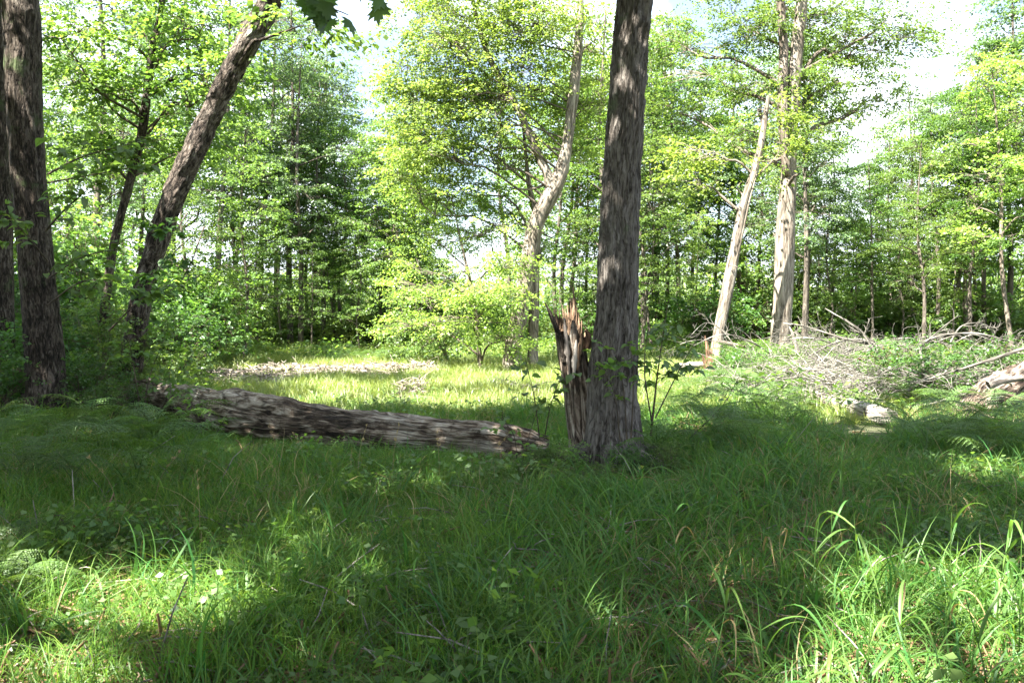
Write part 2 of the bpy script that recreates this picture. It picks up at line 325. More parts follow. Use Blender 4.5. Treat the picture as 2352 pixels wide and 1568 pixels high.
# ------------------------------------------------------------------ trees
def furrow(n=30, fs=1.2, amp=.02, seed=0, warp=.5):
    def f(TH, S, r):
        w = (pnoise(TH, S, 5, 2.0, seed+5)-.5)*warp + (pnoise(TH, S, 3, .5, seed+6)-.5)*.7
        a = pnoise((TH+w) % (2*np.pi), S, n, fs, seed); b = pnoise((TH+w*1.3) % (2*np.pi), S, n*2+1, fs*2.4, seed+9)
        rid = 1-np.abs(2*a-1)**.8; lump = pnoise(TH, S, 4, .8, seed+3)-.5
        return amp*(1.3*rid+.5*b-1.0)+lump*r*.12
    return f
def plates(n=16, fs=5, amp=.02, seed=0):
    def f(TH, S, r):
        w = (pnoise(TH, S, 6, 3.0, seed+5)-.5)*.6
        a = pnoise((TH+w) % (2*np.pi), S+w*.1, n, fs, seed); b = pnoise(TH, S, n*2, fs*2.5, seed+9)
        return amp*(np.clip((a-.35)*3, 0, 1)+.4*b-.7)+(pnoise(TH, S, 4, .9, seed+3)-.5)*r*.14
    return f
def flare(base, h=.5, k=.55, seed=0):
    def f(TH, S, r):
        e = np.exp(-S/h); return base(TH, S, r)+r*e*(k*(.35+pnoise(TH, S*0, 6, 1, seed+40)))
    return f
def add_limb(br, tr_c, tr_r, ctr, rng, r_scale=.45, sides=6, n=9, zoff=None):
    hd = math.hypot(ctr[0]-tr_c[:, 0].mean(), ctr[1]-tr_c[:, 1].mean())
    zt = ctr[2]-(.5*hd+.3 if zoff is None else zoff)
    k = int(np.argmin(np.abs(tr_c[:, 2]-zt))); k = min(k, len(tr_c)-1)
    a = tr_c[k]; b = np.array(ctr); L = np.linalg.norm(b-a)
    m = a+(b-a)*.45+rng.normal(0, .07, 3)*L; m[2] += .06*L
    m2 = a+(b-a)*.75+rng.normal(0, .07, 3)*L
    rr = max(.015, min(tr_r[k]*r_scale*1.2, .02+.018*L))
    return tube(br, [a, m, m2, b], [rr, rr*.75, rr*.5, max(.006, rr*.22)], sides, n, tint=.5)
def crown(blobs, tr_c, tr_r, rng, L=.7, k=16, size=.11, droop=.25, wide=.33, flat=.45, filt=keep, surf=.5, rs=.45, twig=True, hole=.40):
    br = Acc(); cr_ = Acc()
    for (c, rad, n) in blobs:
        c = np.array(c, float); rad = np.array(rad, float)
        lc, lr = add_limb(br, tr_c, tr_r, c, rng, rs)
        nh = max(2, n//7); d = nrm(rng.normal(0, 1, (nh, 3))); q = rng.random((nh, 1))**surf
        hc = c+d*q*rad*.95; w = hc-c; pick = rng.integers(0, nh, n)
        ja = rng.uniform(0, 6.28, n); jr = .62*np.sqrt(rng.random(n))*min(1, rad[0]); sl = rng.normal(0, .15, nh)[pick]
        o = hc[pick]+np.stack([np.cos(ja)*jr, np.sin(ja)*jr, -.18*jr+np.cos(ja)*jr*sl+rng.normal(0, .05, n)], 1)
        d = (o-c)/rad; q = 1.0
        # lumps inside the blob so the crown has clumps and holes
        o = o[fbm(o[:, 0]*.9+o[:, 2]*.7, o[:, 1]*.9+o[:, 2]*.5, int(rng.integers(999)), 2) > hole]
        if len(o) < 3: o = c+rng.normal(0, .4, (5, 3))*rad
        out = nrm((o-c)*np.array([1, 1, .25])/rad+rng.normal(0, .35, o.shape)*np.array([1, 1, .25])+1e-4)
        t = rng.integers(int(len(lc)*.45), len(lc), len(o)); src = lc[t]
        # second order branches, several sprays per branch
        m = max(1, len(o)//5); hub = o[:m]*.55+src[:m]*.45
        twigs(br, src[:m], hub, .014, .007)
        near = np.argmin(((o[:, None]-hub[None])**2).sum(-1), axis=1)
        if filt is None: ok = np.ones(len(o), bool)
        else: ok = filt(o, rng) & filt(o*.5+hub[near]*.5, rng)
        twigs(br, hub[near][ok], o[ok], .007, .004); st = o
        sprays(cr_, br if twig and filt is None else None, st, out, L, k, size, rng, droop, wide, flat, filt)
    return br, cr_
def make_tree(name, label, cat, trunk, rad, blobs, leaf, bark, sides=14, n=40, barkfn=None, seed=1, group=None, extra=None, brmat=None, limbmat=None, **kw):
    rng = np.random.default_rng(seed); brmat = brmat or bark
    trunk = np.array(trunk, float); base = trunk[0].copy()
    base[2] = float(gz(base[0], base[1])); trunk[0, 2] = base[2]-.08
    root = empty(name, base, label, cat, group)
    tr = Acc(); c, r = tube(tr, trunk, rad, sides, n, barkfn)
    t = tr.build('trunk', bark, root, base); reg(root, t)
    if extra is None: extra = []
    if blobs:
        br, cw = crown(blobs, c, r, rng, **kw)
        b = br.build('branches', brmat, root, base); reg(root, b)
        if cw.n: w = cw.build('crown', leaf, root, base, smooth=False); reg(root, w)
    for (pts, rr) in extra:
        a = Acc(); tube(a, pts, rr, 10, 40, furrow(7, 2, rr[0]*.12, seed)); reg(root, a.build('limb', limbmat or bark, root, base))
    return root
def SB(u, v, Y, ru, rv, n, ry=None):              # a blob measured on the photograph at distance Y
    return (P(u, v, Y), (ru/F*Y, (ry if ry else ru/F*Y), rv/F*Y), n)
def trunkpx(pts, Y0, dY=0):
    out = []; k = len(pts)
    for i, (u, v) in enumerate(pts): out.append(P(u, v, Y0+dY*i/(k-1)))
    return out
px = lambda w, Y: w/2/F*Y

# A: the big tree
Ym = 9.3
tp = trunkpx([(1404, 1066), (1406, 960), (1408, 850), (1418, 700), (1427, 450), (1440, 250), (1458, 0)], Ym)
tp += [np.array([1.45, 9.3, 6.5]), np.array([1.55, 9.2, 9.0]), np.array([1.5, 9.1, 12.5])]
make_tree('large_tree', 'large grey furrow barked tree standing upright beside the broken stump', 'tree', tp,
          [px(118, Ym), px(112, Ym), px(108, Ym), px(92, Ym), px(84, Ym), px(82, Ym), px(78, Ym), .16, .12, .05],
          [((-1.2, 8.0, 8.6), (2.2, 2.2, 1.6), 110), ((1.2, 6.6, 8.8), (2.4, 2, 1.5), 120), ((3.6, 8.6, 9.0), (2.3, 2.3, 1.6), 110), ((1.6, 10.6, 10), (2.3, 2.2, 1.6), 100), ((.9, 8.5, 11.5), (2.6, 2.4, 1.8), 120), ((-2.6, 6.2, 9.6), (2, 2, 1.4), 80)],
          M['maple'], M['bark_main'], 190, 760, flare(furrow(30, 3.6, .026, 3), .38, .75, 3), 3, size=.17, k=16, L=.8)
def roots_for(tree, r0, n, seed, ang=None):
    rng = np.random.default_rng(seed); b = np.array(tree.location)
    for q in range(n):
        a_ = (q+rng.uniform(-.2, .2))*2*math.pi/n; d = np.array([math.cos(a_), math.sin(a_), 0]); L = rng.uniform(.35, .7); a = Acc()
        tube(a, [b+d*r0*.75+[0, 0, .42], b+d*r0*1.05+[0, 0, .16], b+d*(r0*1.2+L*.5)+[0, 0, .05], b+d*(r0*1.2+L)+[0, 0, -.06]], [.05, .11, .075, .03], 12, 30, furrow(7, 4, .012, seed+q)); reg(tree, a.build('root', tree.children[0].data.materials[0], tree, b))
roots_for(next(o for o in COL.objects if o.name == 'large_tree'), .27, 7, 5)
# B2: left tree
Yl = 12.5
tp = trunkpx([(112, 985), (106, 880), (98, 760), (82, 600), (66, 400), (54, 200), (45, 0)], Yl) + [np.array([-7.6, 12.6, 8]), np.array([-8.0, 12.5, 12])]
make_tree('left_tree', 'tall dark trunked tree at the left with sun on its upper bark', 'tree', tp,
          [px(78, Yl), px(76, Yl), px(76, Yl), px(72, Yl), px(72, Yl), px(76, Yl), px(78, Yl), .18, .08],
          [((-6.2, 12.0, 8.6), (2.3, 2, 1.5), 90), ((-8.5, 10.5, 8.6), (2.3, 2, 1.5), 90), ((-9.5, 13.5, 9), (2.3, 2, 1.5), 90), ((-8, 12, 11.5), (2.6, 2.4, 1.7), 110)],
          M['maple'], M['bark_dark'], 90, 420, flare(furrow(20, 3.2, .022, 13), .4, .7, 13), 4, size=.15, L=.8)
tp = trunkpx([(12, 960), (10, 700), (6, 400), (2, 200), (-4, 0)], 14.5) + [np.array([-9.0, 14.5, 11])]
make_tree('edge_tree', 'slim dark tree cut off by the left edge of the frame', 'tree', tp, [.17, .15, .13, .12, .12, .05],
          [((-9.5, 14.5, 10), (2.2, 2, 1.7), 90), ((-10.8, 13.5, 8.2), (2, 2, 1.4), 70)], M['maple'], M['bark_dark'], 40, 160, furrow(16, 1.8, .012, 22), 5, size=.15)
# D: leaning tree
Yd = 14.0
tp = trunkpx([(285, 905), (308, 790), (325, 690), (350, 590), (398, 450), (462, 310), (532, 165), (575, 85), (622, 0)], Yd, -.4) + [np.array([-3.1, 13.3, 8.3]), np.array([-2.2, 13, 10.5])]
make_tree('leaning_tree', 'leaning brown trunk with plated bark slanting up to the right', 'tree', tp,
          [px(54, Yd), px(48, Yd), px(46, Yd), px(46, Yd), px(50, Yd), px(50, Yd), px(49, Yd), px(49, Yd), px(49, Yd), .14, .07],
          [((-2.6, 12.6, 10.2), (2, 2, 1.3), 50), ((-4.6, 12.2, 9.3), (2, 2, 1.3), 70), ((-2.5, 11.5, 12), (2, 2, 1.4), 60), SB(690, 60, 13.4, 60, 55, 24), SB(560, 40, 15.0, 90, 60, 40)],
          M['maple'], M['bark_plate'], 84, 460, plates(17, 6, .022, 31), 6, size=.13, filt=keep25,
          extra=[([P(640, -60, 13.6), P(700, -20, 13.4), P(760, 10, 13.2)], [.05, .03, .012])])
# E: slim forked tree between them
Ye = 17.5
tp = trunkpx([(228, 905), (240, 720), (262, 560), (295, 430), (325, 310), (337, 220), (350, 110), (372, 0)], Ye) + [np.array([-7.3, 17.5, 10])]
make_tree('forked_sapling_tree', 'slim brown tree with an arching side branch behind the leaning trunk', 'tree', tp, [.11, .09, .085, .085, .09, .08, .07, .06, .03],
          [SB(250, 60, 17, 110, 75, 150), SB(420, 70, 17.5, 110, 70, 150), SB(500, 180, 17, 90, 60, 90), SB(180, 190, 17, 90, 60, 110), SB(330, -60, 17, 150, 80, 150), SB(480, 30, 16.5, 90, 60, 150), SB(140, 90, 16, 70, 80, 140), SB(250, 200, 17, 120, 60, 130), SB(400, 240, 18, 90, 60, 110), SB(330, 330, 18.5, 130, 60, 110), SB(200, 330, 17.5, 100, 50, 90), SB(450, 320, 19, 80, 60, 60)],
          M['maple'], M['bark_dark'], 20, 110, furrow(11, 2, .01, 41), 7, size=.115, L=.6, k=18, flat=.5, rs=.3, brmat=M['twig'], filt=keep25,
          extra=[([P(338, 225, Ye), P(380, 190, Ye), P(430, 172, Ye-.2), P(505, 178, Ye-.5)], [.06, .05, .035, .015])])
# F: the forked centre tree
Yf = 24.5
tp = trunkpx([(1176, 852), (1180, 790), (1196, 700), (1214, 600), (1232, 510), (1268, 440), (1290, 390), (1303, 330), (1314, 240), (1328, 110), (1332, 40)], Yf) + [P(1336, -100, Yf)]
make_tree('forked_centre_tree', 'crooked pale forked tree with bright yellow green crown in the clearing', 'tree', tp,
          [px(46, Yf), px(40, Yf), px(40, Yf), px(38, Yf), px(38, Yf), px(38, Yf), px(34, Yf), px(26, Yf), px(26, Yf), px(22, Yf), px(16, Yf), .06],
          [SB(1010, 90, 24, 123, 99, 356), SB(1130, 60, 25, 123, 88, 324), SB(1240, 60, 24, 100, 88, 280), SB(960, 210, 24, 78, 66, 183), SB(1080, 220, 24, 123, 88, 356), SB(1200, 190, 25, 100, 77, 259), SB(1010, 320, 24, 100, 66, 270),
           SB(1120, 340, 24.5, 89, 66, 194), SB(1330, 230, 25.5, 67, 77, 140), SB(1370, 90, 25, 67, 88, 140), SB(1000, -50, 24, 145, 77, 248), SB(1230, -60, 24, 168, 77, 248), SB(1310, 330, 26, 67, 55, 86), SB(1340, 20, 24, 67, 66, 97), SB(950, 400, 24.5, 70, 45, 93), SB(1050, 420, 25, 90, 40, 93), SB(1130, 250, 23.5, 60, 60, 64), SB(930, 130, 24.5, 40, 60, 43), SB(900, 260, 25, 30, 50, 21), SB(1390, 200, 26, 40, 80, 50), SB(1180, 130, 23.6, 80, 60, 64)],
          M['yellow'], M['bark_pale'], 30, 210, plates(10, 2.4, .014, 51), 8, size=.09, L=.7, k=24, flat=.6, brmat=M['bark_mid'], filt=keepseg, rs=.13,
          extra=[([P(1266, 442, Yf), P(1258, 400, Yf), P(1238, 360, Yf), P(1206, 285, Yf), P(1170, 215, Yf), P(1118, 120, Yf), P(1085, 0, Yf)], [.16, .14, .12, .10, .09, .08, .05]),
                 ([P(1240, 360, Yf), P(1190, 340, Yf), P(1130, 345, Yf)], [.05, .035, .012]), ([P(1205, 285, Yf), P(1150, 300, Yf-.5), P(1100, 360, Yf-.8)], [.04, .03, .008]),
                 ([P(1300, 350, Yf), P(1250, 330, Yf), P(1215, 290, Yf)], [.05, .03, .01]), ([P(1262, 420, Yf), P(1215, 435, Yf), P(1160, 430, Yf)], [.045, .03, .01])])
tp = trunkpx([(1222, 822), (1226, 720), (1229, 620), (1234, 520), (1215, 420)], 24.9) + [P(1200, 280, 24.9)]
make_tree('companion_tree', 'slim straight trunk just right of the crooked forked trunk', 'tree', tp, [px(26, 25), px(24, 25), px(20, 25), .1, .07, .03],
          [SB(1150, 470, 25.5, 60, 35, 60), SB(1260, 560, 26, 50, 40, 60)], M['yellow'], M['bark_pale'], 18, 70, furrow(9, 1.5, .015, 61), 9, filt=None)
# layered bright understory tree left of it
def small_tree(name, label, base, tops, blobs, leaf, seed, bark='bark_mid', r=.07, **kw):
    tp = [np.array(base)]+[np.array(t) for t in tops]
    kw.setdefault('filt', keepseg)
    return make_tree(name, label, 'tree', tp, [r, r*.8, r*.5, .012], blobs, M[leaf], M[bark], 9, 24, furrow(7, 1.5, .006, seed), seed, **kw)
small_tree('understory_tree', 'low layered yellow green tree left of the crooked forked trunk', G(1105, 852), [P(1090, 700, 24), P(1060, 560, 24), P(1040, 470, 24)],
           [SB(1030, 440, 24.5, 140, 38, 140), SB(1120, 520, 24.5, 90, 34, 120), SB(990, 540, 25, 110, 32, 110), SB(1070, 610, 23.5, 130, 26, 120), SB(1130, 680, 23.5, 90, 26, 110), SB(990, 650, 24.5, 100, 24, 90), SB(1090, 730, 23, 110, 16, 60), SB(980, 740, 25, 70, 30, 80), SB(1160, 600, 24, 60, 26, 90), SB(1080, 660, 23.5, 120, 26, 130), SB(950, 600, 25, 60, 26, 60), SB(1150, 770, 23.5, 60, 22, 70)],
           'yellow', 71, size=.085, flat=.35, droop=.15, k=20)
small_tree('understory_tree', 'round leafed green tree at the edge of the woods left of the yellow layered tree', G(1030, 838), [P(1010, 760, 27), P(990, 700, 27), P(980, 640, 27)],
           [SB(970, 680, 27.5, 70, 40, 120), SB(1040, 750, 27, 60, 30, 90), SB(930, 740, 28, 60, 34, 90), SB(990, 780, 27, 70, 20, 70)], 'under', 72)
# G: white trunk
Yg = 23.5
tp = trunkpx([(1789, 860), (1791, 780), (1797, 700), (1802, 600), (1806, 480), (1811, 400), (1816, 300), (1823, 200), (1832, 100), (1842, 0)], Yg) + [P(1850, -200, Yg)]
make_tree('white_trunk_tree', 'tall tree with thick pale sunlit lower trunk above the brush pile', 'tree', tp,
          [px(50, Yg), px(46, Yg), px(43, Yg), px(43, Yg), px(40, Yg), px(34, Yg), px(34, Yg), px(30, Yg), px(28, Yg), px(24, Yg), .06],
          [SB(1700, 60, 24.3, 132, 73, 216), SB(1860, 40, 24.3, 132, 73, 237), SB(1980, 90, 24.3, 120, 73, 216), SB(1930, 190, 24.3, 120, 63, 194), SB(1760, 190, 23.8, 96, 52, 118), SB(1990, 230, 24.8, 83, 52, 86), SB(1640, 170, 24.3, 108, 63, 140),
           SB(1840, 310, 23.8, 96, 42, 97), SB(1720, 300, 23.8, 83, 42, 97), SB(1900, -60, 24.3, 193, 73, 216), SB(1680, -60, 24.3, 156, 63, 162), SB(2040, 40, 24.3, 72, 52, 64), SB(1560, 100, 25.3, 83, 73, 97), SB(1560, 260, 26.3, 72, 52, 75)],
          M['maple'], M['bark_pale'], 40, 260, furrow(18, 2.0, .009, 81), 10, size=.09, L=.7, k=24, filt=keepseg, rs=.3, flat=.5, brmat=M['bark_mid'], limbmat=M['bark_mid'],
          extra=[([P(1812, 410, Yg), P(1806, 380, Yg-.25), P(1800, 300, Yg-.3), P(1797, 200, Yg-.2), P(1800, 120, Yg), P(1792, 0, Yg), P(1785, -120, Yg)], [.12, .13, .14, .14, .13, .12, .08]),
                 ([P(1800, 362, Yg-.2), P(1770, 372, Yg-.4), P(1730, 365, Yg-.5), P(1700, 345, Yg-.6)], [.05, .03, .02, .008]),
                 ([P(1812, 425, Yg-.2), P(1822, 408, Yg-.5), P(1838, 398, Yg-.6)], [.045, .04, .02])])
# H: leaning pale tree
Yh = 22.0
tp = trunkpx([(1640, 866), (1646, 800), (1660, 720), (1676, 640), (1690, 560), (1708, 470), (1734, 390), (1752, 310), (1765, 220)], Yh)
make_tree('pale_leaning_tree', 'thin pale trunk leaning right beside the thick white trunk', 'tree', tp, [px(34, Yh), px(26, Yh), px(25, Yh), px(26, Yh), px(24, Yh), px(20, Yh), px(17, Yh), px(14, Yh), .04],
          [SB(1740, 250, 22, 70, 40, 90), SB(1640, 350, 22, 90, 32, 110), SB(1590, 420, 22.5, 70, 30, 60), SB(1790, 340, 22, 40, 30, 40), SB(1700, 420, 22.5, 50, 25, 30)], M['yellow'], M['bark_pale'], 24, 120, furrow(10, 1.2, .01, 91), 11, filt=keepseg, size=.11,
          extra=[([P(1690, 600, Yh-.2), P(1705, 540, Yh-.3), P(1722, 460, Yh-.3), P(1738, 400, Yh-.2)], [.018, .025, .022, .01]),
                 ([P(1676, 610, Yh-.2), P(1690, 612, Yh-.4), P(1702, 620, Yh-.4)], [.02, .015, .008])])
print('near trees')
# ------------------------------------------------------------------ shade trees beside and behind the camera
def shade_tree(x, y, h, seed, blobs):
    make_tree('shade_tree', SHADE_L[seed % 7], 'tree', [(x, y, 0), (x+.1, y, h*.3), (x-.2, y+.1, h*.6), (x, y, h)], [.24, .2, .15, .05],
              blobs, M['maple'], M['bark_dark'], 16, 30, furrow(12, 1.5, .015, seed), 100+seed, size=.23, L=.95, k=15, flat=.35, hole=0, twig=False)
SHADE_L = ['broad tree just left of the camera overhanging the grass', 'broad tree behind the camera to its left', 'broad tree far left of the camera', 'broad tree directly behind the camera',
           'broad tree left of the log in the woods', 'broad tree behind the camera to its right', 'broad tree deep behind the camera']
# the crowns form one closed canopy; its holes are the sun patches
canopy = {0: [], 1: [], 2: [], 3: [], 4: [], 5: [], 6: []}
roots = {0: (-6.2, 3.4), 1: (-3.2, -3.6), 2: (-11, -.5), 3: (1.8, -4.5), 4: (-12.5, 8.5), 5: (7.4, 1.5), 6: (-8, -7.5)}
rg = np.random.default_rng(5)
for gx in np.arange(-15, 12, 1.3):
    for gy in np.arange(0, 22 if gx < -4.5 else 14.5, 1.3):  # ground to be shaded
        if litmask(gx+np.array([0, 1.2, -1.2, 0, 0]), gy+np.array([0, 0, 0, 1.2, -1.2])).mean() > .9: continue
        h = rg.uniform(7.5, 11.5)
        x = gx+rg.uniform(-.6, .6)+SH[0]*h/TAN; y = gy+rg.uniform(-.6, .6)+SH[1]*h/TAN
        if y > 3 and h < 1.6+.371*(y+1.5)+1.2: h = 1.6+.371*(y+1.5)+1.6
        k = min(roots, key=lambda q: (roots[q][0]-x)**2+(roots[q][1]-y)**2)
        canopy[k].append(((x, y, h), (1.3, 1.3, .8), 46))
for k, b in canopy.items():
    if b: shade_tree(roots[k][0], roots[k][1], 11, k, b)
print('shade')
# ------------------------------------------------------------------ woods behind: variants, then copies
def variant(seed, H, cb, cr_, leaf, nb, ns, size=.145, lean=.0, r=.14, bark='bark_far', k=19, L=.85, hide=False):
    rng = np.random.default_rng(seed)
    top = np.array([lean*H+rng.normal(0, .3), rng.normal(0, .3), H])
    trunk = [np.zeros(3), top*.3+rng.normal(0, .12, 3)*[1, 1, 0], top*.6+rng.normal(0, .2, 3)*[1, 1, 0], top]
    bl = []
    for q in range(nb):
        f = (q+.5)/nb; z = cb+(H-cb)*f; a = q*2.4+rng.uniform(0, 1)
        w = cr_*(math.sin(math.pi*min(1, .18+f*.8))**.7); d = w*rng.uniform(.35, .75)
        p = top*(z/H)
        bl.append(((p[0]+math.cos(a)*d, p[1]+math.sin(a)*d, z), (w*.5+.35, w*.5+.35, .75+.2*rng.random()), ns))
    o = make_tree('background_tree', 'x', 'tree', trunk, [r, r*.85, r*.6, .03], bl, M[leaf], M[bark], 8, 16, None, seed, filt=None, size=size, k=k, L=L, flat=.6, twig=False)
    return o
V = [variant(201, 17, 6.2, 3.2, 'oak', 13, 58), variant(202, 15, 5.2, 3.0, 'maple', 12, 58), variant(203, 19, 6.5, 3.4, 'oak', 13, 58, r=.17),
     variant(204, 12.5, 3.2, 2.6, 'under', 11, 52, r=.10), variant(205, 14, 5.5, 2.4, 'yellow', 10, 52, lean=.08, r=.11, bark='bark_mid'),
     variant(206, 16, 5.0, 2.2, 'dark', 13, 50, lean=-.05, r=.12)]
S = []
def shrub_variant(seed, H, W, leaf, nb, ns, size=.12):
    rng = np.random.default_rng(seed); base = np.zeros(3)
    root = empty('shrub', base, 'x', 'shrub'); st = Acc(); cw = Acc()
    for q in range(nb):
        a = q*2.4; d = W*math.sqrt((q+.5)/nb)*.8; z = H*rng.uniform(.3, .85)*(1-.35*(q/nb)**2)
        c = np.array([math.cos(a)*d, math.sin(a)*d, z])
        lc, lr = tube(st, [np.array([c[0]*.15, c[1]*.15, -.05]), np.array([c[0]*.4, c[1]*.4, z*.5]), c+[0, 0, .2]], [.025, .017, .006], 4, 7)
        d3 = nrm(rng.normal(0, 1, (ns, 3))); o = c+d3*rng.random((ns, 1))**.5*np.array([W*.45, W*.45, H*.22]); o[:, 2] = np.maximum(o[:, 2], .12)
        out = nrm((o-c)*[1, 1, .3]+rng.normal(0, .3, o.shape)*[1, 1, .3])
        twigs(st, lc[rng.integers(3, 7, ns)], o, .006, .003)
        sprays(cw, None, o, out, .45, 13, size, rng, .15, .36, .55)
    a = st.build('stems', M['twig'], root); b = cw.build('foliage', M[leaf], root, smooth=False); reg(root, a, b); return root
S = [shrub_variant(301, 2.4, 1.5, 'under', 9, 26), shrub_variant(302, 3.6, 1.5, 'maple', 10, 26), shrub_variant(303, 1.6, 1.3, 'yellow', 8, 26), shrub_variant(304, 3.0, 1.8, 'dark', 10, 26)]
ORD = ['first', 'second', 'third', 'fourth', 'fifth', 'sixth', 'seventh', 'eighth', 'ninth', 'tenth', 'eleventh', 'twelfth', 'thirteenth', 'fourteenth', 'fifteenth', 'sixteenth', 'seventeenth', 'eighteenth', 'nineteenth', 'twentieth',
       'twenty-first', 'twenty-second', 'twenty-third', 'twenty-fourth', 'twenty-fifth', 'twenty-sixth', 'twenty-seventh', 'twenty-eighth', 'twenty-ninth', 'thirtieth', 'thirty-first', 'thirty-second', 'thirty-third', 'thirty-fourth', 'thirty-fifth', 'thirty-sixth', 'thirty-seventh', 'thirty-eighth', 'thirty-ninth', 'fortieth']+['forty-'+q for q in ('first', 'second', 'third', 'fourth', 'fifth', 'sixth', 'seventh', 'eighth', 'ninth')]
used = {}
def place(proto, x, y, rz, s, sz=None):
    if used.get(proto.name) is None: used[proto.name] = True; o = proto
    else: o = copy_tree(proto)
    o.location = (x, y, float(gz(x, y))-.03); o.rotation_euler = (0, 0, rz); o.scale = (s, s, sz or s); return o
def scr_u(o): return CU+o.location.x/max(o.location.y, 1)*F
def rowlabel(objs, tmpl, group):
    for i, o in enumerate(sorted(objs, key=scr_u)):
        o['label'] = tmpl.format(o=ORD[i]); o['group'] = group
# trees one can tell apart: u, foot row, variant, scale, turn
front = [
 (530, 810, 3, .85, 1), (604, 806, 0, .95, .3), (632, 803, 5, .85, 4), (668, 812, 2, .8, 1.2), (712, 803, 3, .9, 2), (742, 812, 5, .72, 5.2), (770, 802, 1, .7, 5),
 (792, 806, 3, .8, 2.6), (835, 800, 3, .62, 3), (880, 800, 4, .6, 1), (925, 800, 1, .62, .4), (975, 799, 3, .75, 2),
 (1290, 806, 1, .8, 0), (1345, 800, 3, .9, 1), (1395, 802, 1, .85, 4), (1478, 808, 5, .85, 2), (1515, 800, 3, 1.0, 3), (1560, 806, 0, .85, 4), (1592, 802, 5, .8, 2), (1625, 798, 4, .8, 5),
 (1700, 800, 1, .95, 2), (1745, 798, 3, 1.05, 1), (1868, 800, 3, .8, 2), (1915, 802, 5, .62, 1), (1962, 799, 3, .55, 3), (2045, 803, 3, .78, 4), (2090, 806, 1, .72, 1), (2150, 808, 0, .68, 2),
 (2205, 806, 1, .75, 5), (2262, 809, 5, .85, 2), (2315, 808, 1, .95, 1), (2360, 812, 0, .95, 3)]
reg_def = [(0, 570, 'woods behind the left trunks'), (570, 690, 'woods behind the chip pile'), (690, 860, 'woods beyond the chip pile'), (860, 1150, 'woods behind the layered tree'),
           (1150, 1460, 'woods behind the broken stump'), (1460, 1660, 'woods right of the large trunk'), (1660, 1850, 'woods behind the thick white trunk'), (1850, 2110, 'woods behind the brush pile'), (2110, 9999, 'woods at the right edge')]
bag = {}
for (u, v, k, s, rz) in front:
    g_ = G(u, v); o = place(V[k], g_[0], g_[1], rz, s)
    for a, b, nm in reg_def:
        if a <= u < b: bag.setdefault(nm, []).append(o)
for nm, obs in bag.items():
    if len(obs) == 1: obs[0]['label'] = 'nearest tree of the '+nm
    rowlabel(obs, '{o} from the left among near trees of the '+nm, 'nearer trees of the background woods')
rg = np.random.default_rng(21); deep = []
def topv(u):       # highest row the far foliage may reach, so that the sky shows where it does in the photograph
    pts = [(-800, -300), (300, -200), (620, 0), (740, 120), (790, 270), (860, 330), (900, 300), (960, 150), (1450, 0), (1850, 60), (1900, 380), (1960, 420), (2030, 330), (2080, 200), (2150, 150), (2220, 220), (2300, 60), (2400, -100), (3200, -300)]
    return np.interp(u, [p[0] for p in pts], [p[1] for p in pts])
for q in range(50):
    Yq = 32+rg.random()**1.1*16; u = rg.uniform(-500, 2850); x = (u-CU)/F*Yq
    k = int(rg.integers(0, 6)); H0 = [17, 15, 19, 12.5, 14, 16][k]
    Hmax = CZ+(HZ-topv(u))/F*Yq; s = min(rg.uniform(.75, 1.1), Hmax/H0)
    if s < .35 or (470 < u < 800 and q % 5 < 3): continue
    deep.append(place(V[k], x, Yq, rg.uniform(0, 6.28), s, s))
bag2 = {}
for o in deep:
    u = scr_u(o)
    nm = [n for a, b, n in reg_def if a <= max(0, u) < b][0]
    bag2.setdefault(nm, []).append(o)
for nm, obs in bag2.items(): rowlabel(obs, '{o} from the left of half hidden trees in the '+nm, 'trees deep in the '+nm)
# shrubs
rg = np.random.default_rng(31); shr = {}
def put_shrubs(spec, nm, tmpl, group):
    obs = []
    for (u, v, k, s) in spec:
        g_ = G(u, v); obs.append(place(S[k], g_[0], g_[1], rg.uniform(0, 6.28), s))
    rowlabel(obs, tmpl, group); return obs
def rnd_spec(n, u0, u1, v0, v1, ks, s0, s1): return [(u0+(u1-u0)*(i+rg.uniform(.1, .9))/n, rg.uniform(v0, v1), ks[i % len(ks)], rg.uniform(s0, s1)) for i in range(n)]
put_shrubs(rnd_spec(18, 330, 900, 790, 812, [0, 2, 1, 2], .8, 1.3), '', '{o} leafy shrub from the left beneath the trunks behind the chip pile', 'shrubs beneath the trunks behind the chip pile')
put_shrubs(rnd_spec(12, 860, 1180, 792, 812, [0, 2, 1, 3], .8, 1.3), '', '{o} leafy shrub from the left behind the yellow layered tree', 'shrubs behind the yellow layered tree')
put_shrubs(rnd_spec(12, 1200, 1640, 792, 815, [1, 2, 0, 3], .8, 1.35), '', '{o} leafy shrub from the left in the woods behind the big trunk', 'shrubs behind the big trunk')
put_shrubs(rnd_spec(14, 1650, 2080, 792, 806, [0, 1, 2, 3], .9, 1.5), '', '{o} leafy shrub from the left behind the white trunk and brush pile', 'shrubs behind the brush pile')
put_shrubs(rnd_spec(12, 2050, 2500, 792, 812, [1, 0, 2], 1.0, 1.7), '', '{o} tall leafy shrub from the left at the right wood edge', 'shrubs at the right wood edge')
put_shrubs(rnd_spec(34, 250, 2500, 772, 790, [2, 0, 2, 1], 1.2, 2.0), '', '{o} distant sunlit shrub from the left deep in the background woods', 'distant sunlit shrubs')
put_shrubs(rnd_spec(9, 700, 1500, 806, 826, [2, 0, 3], .45, .8), '', '{o} small bush from the left along the far edge of the clearing', 'small bushes edging the clearing')
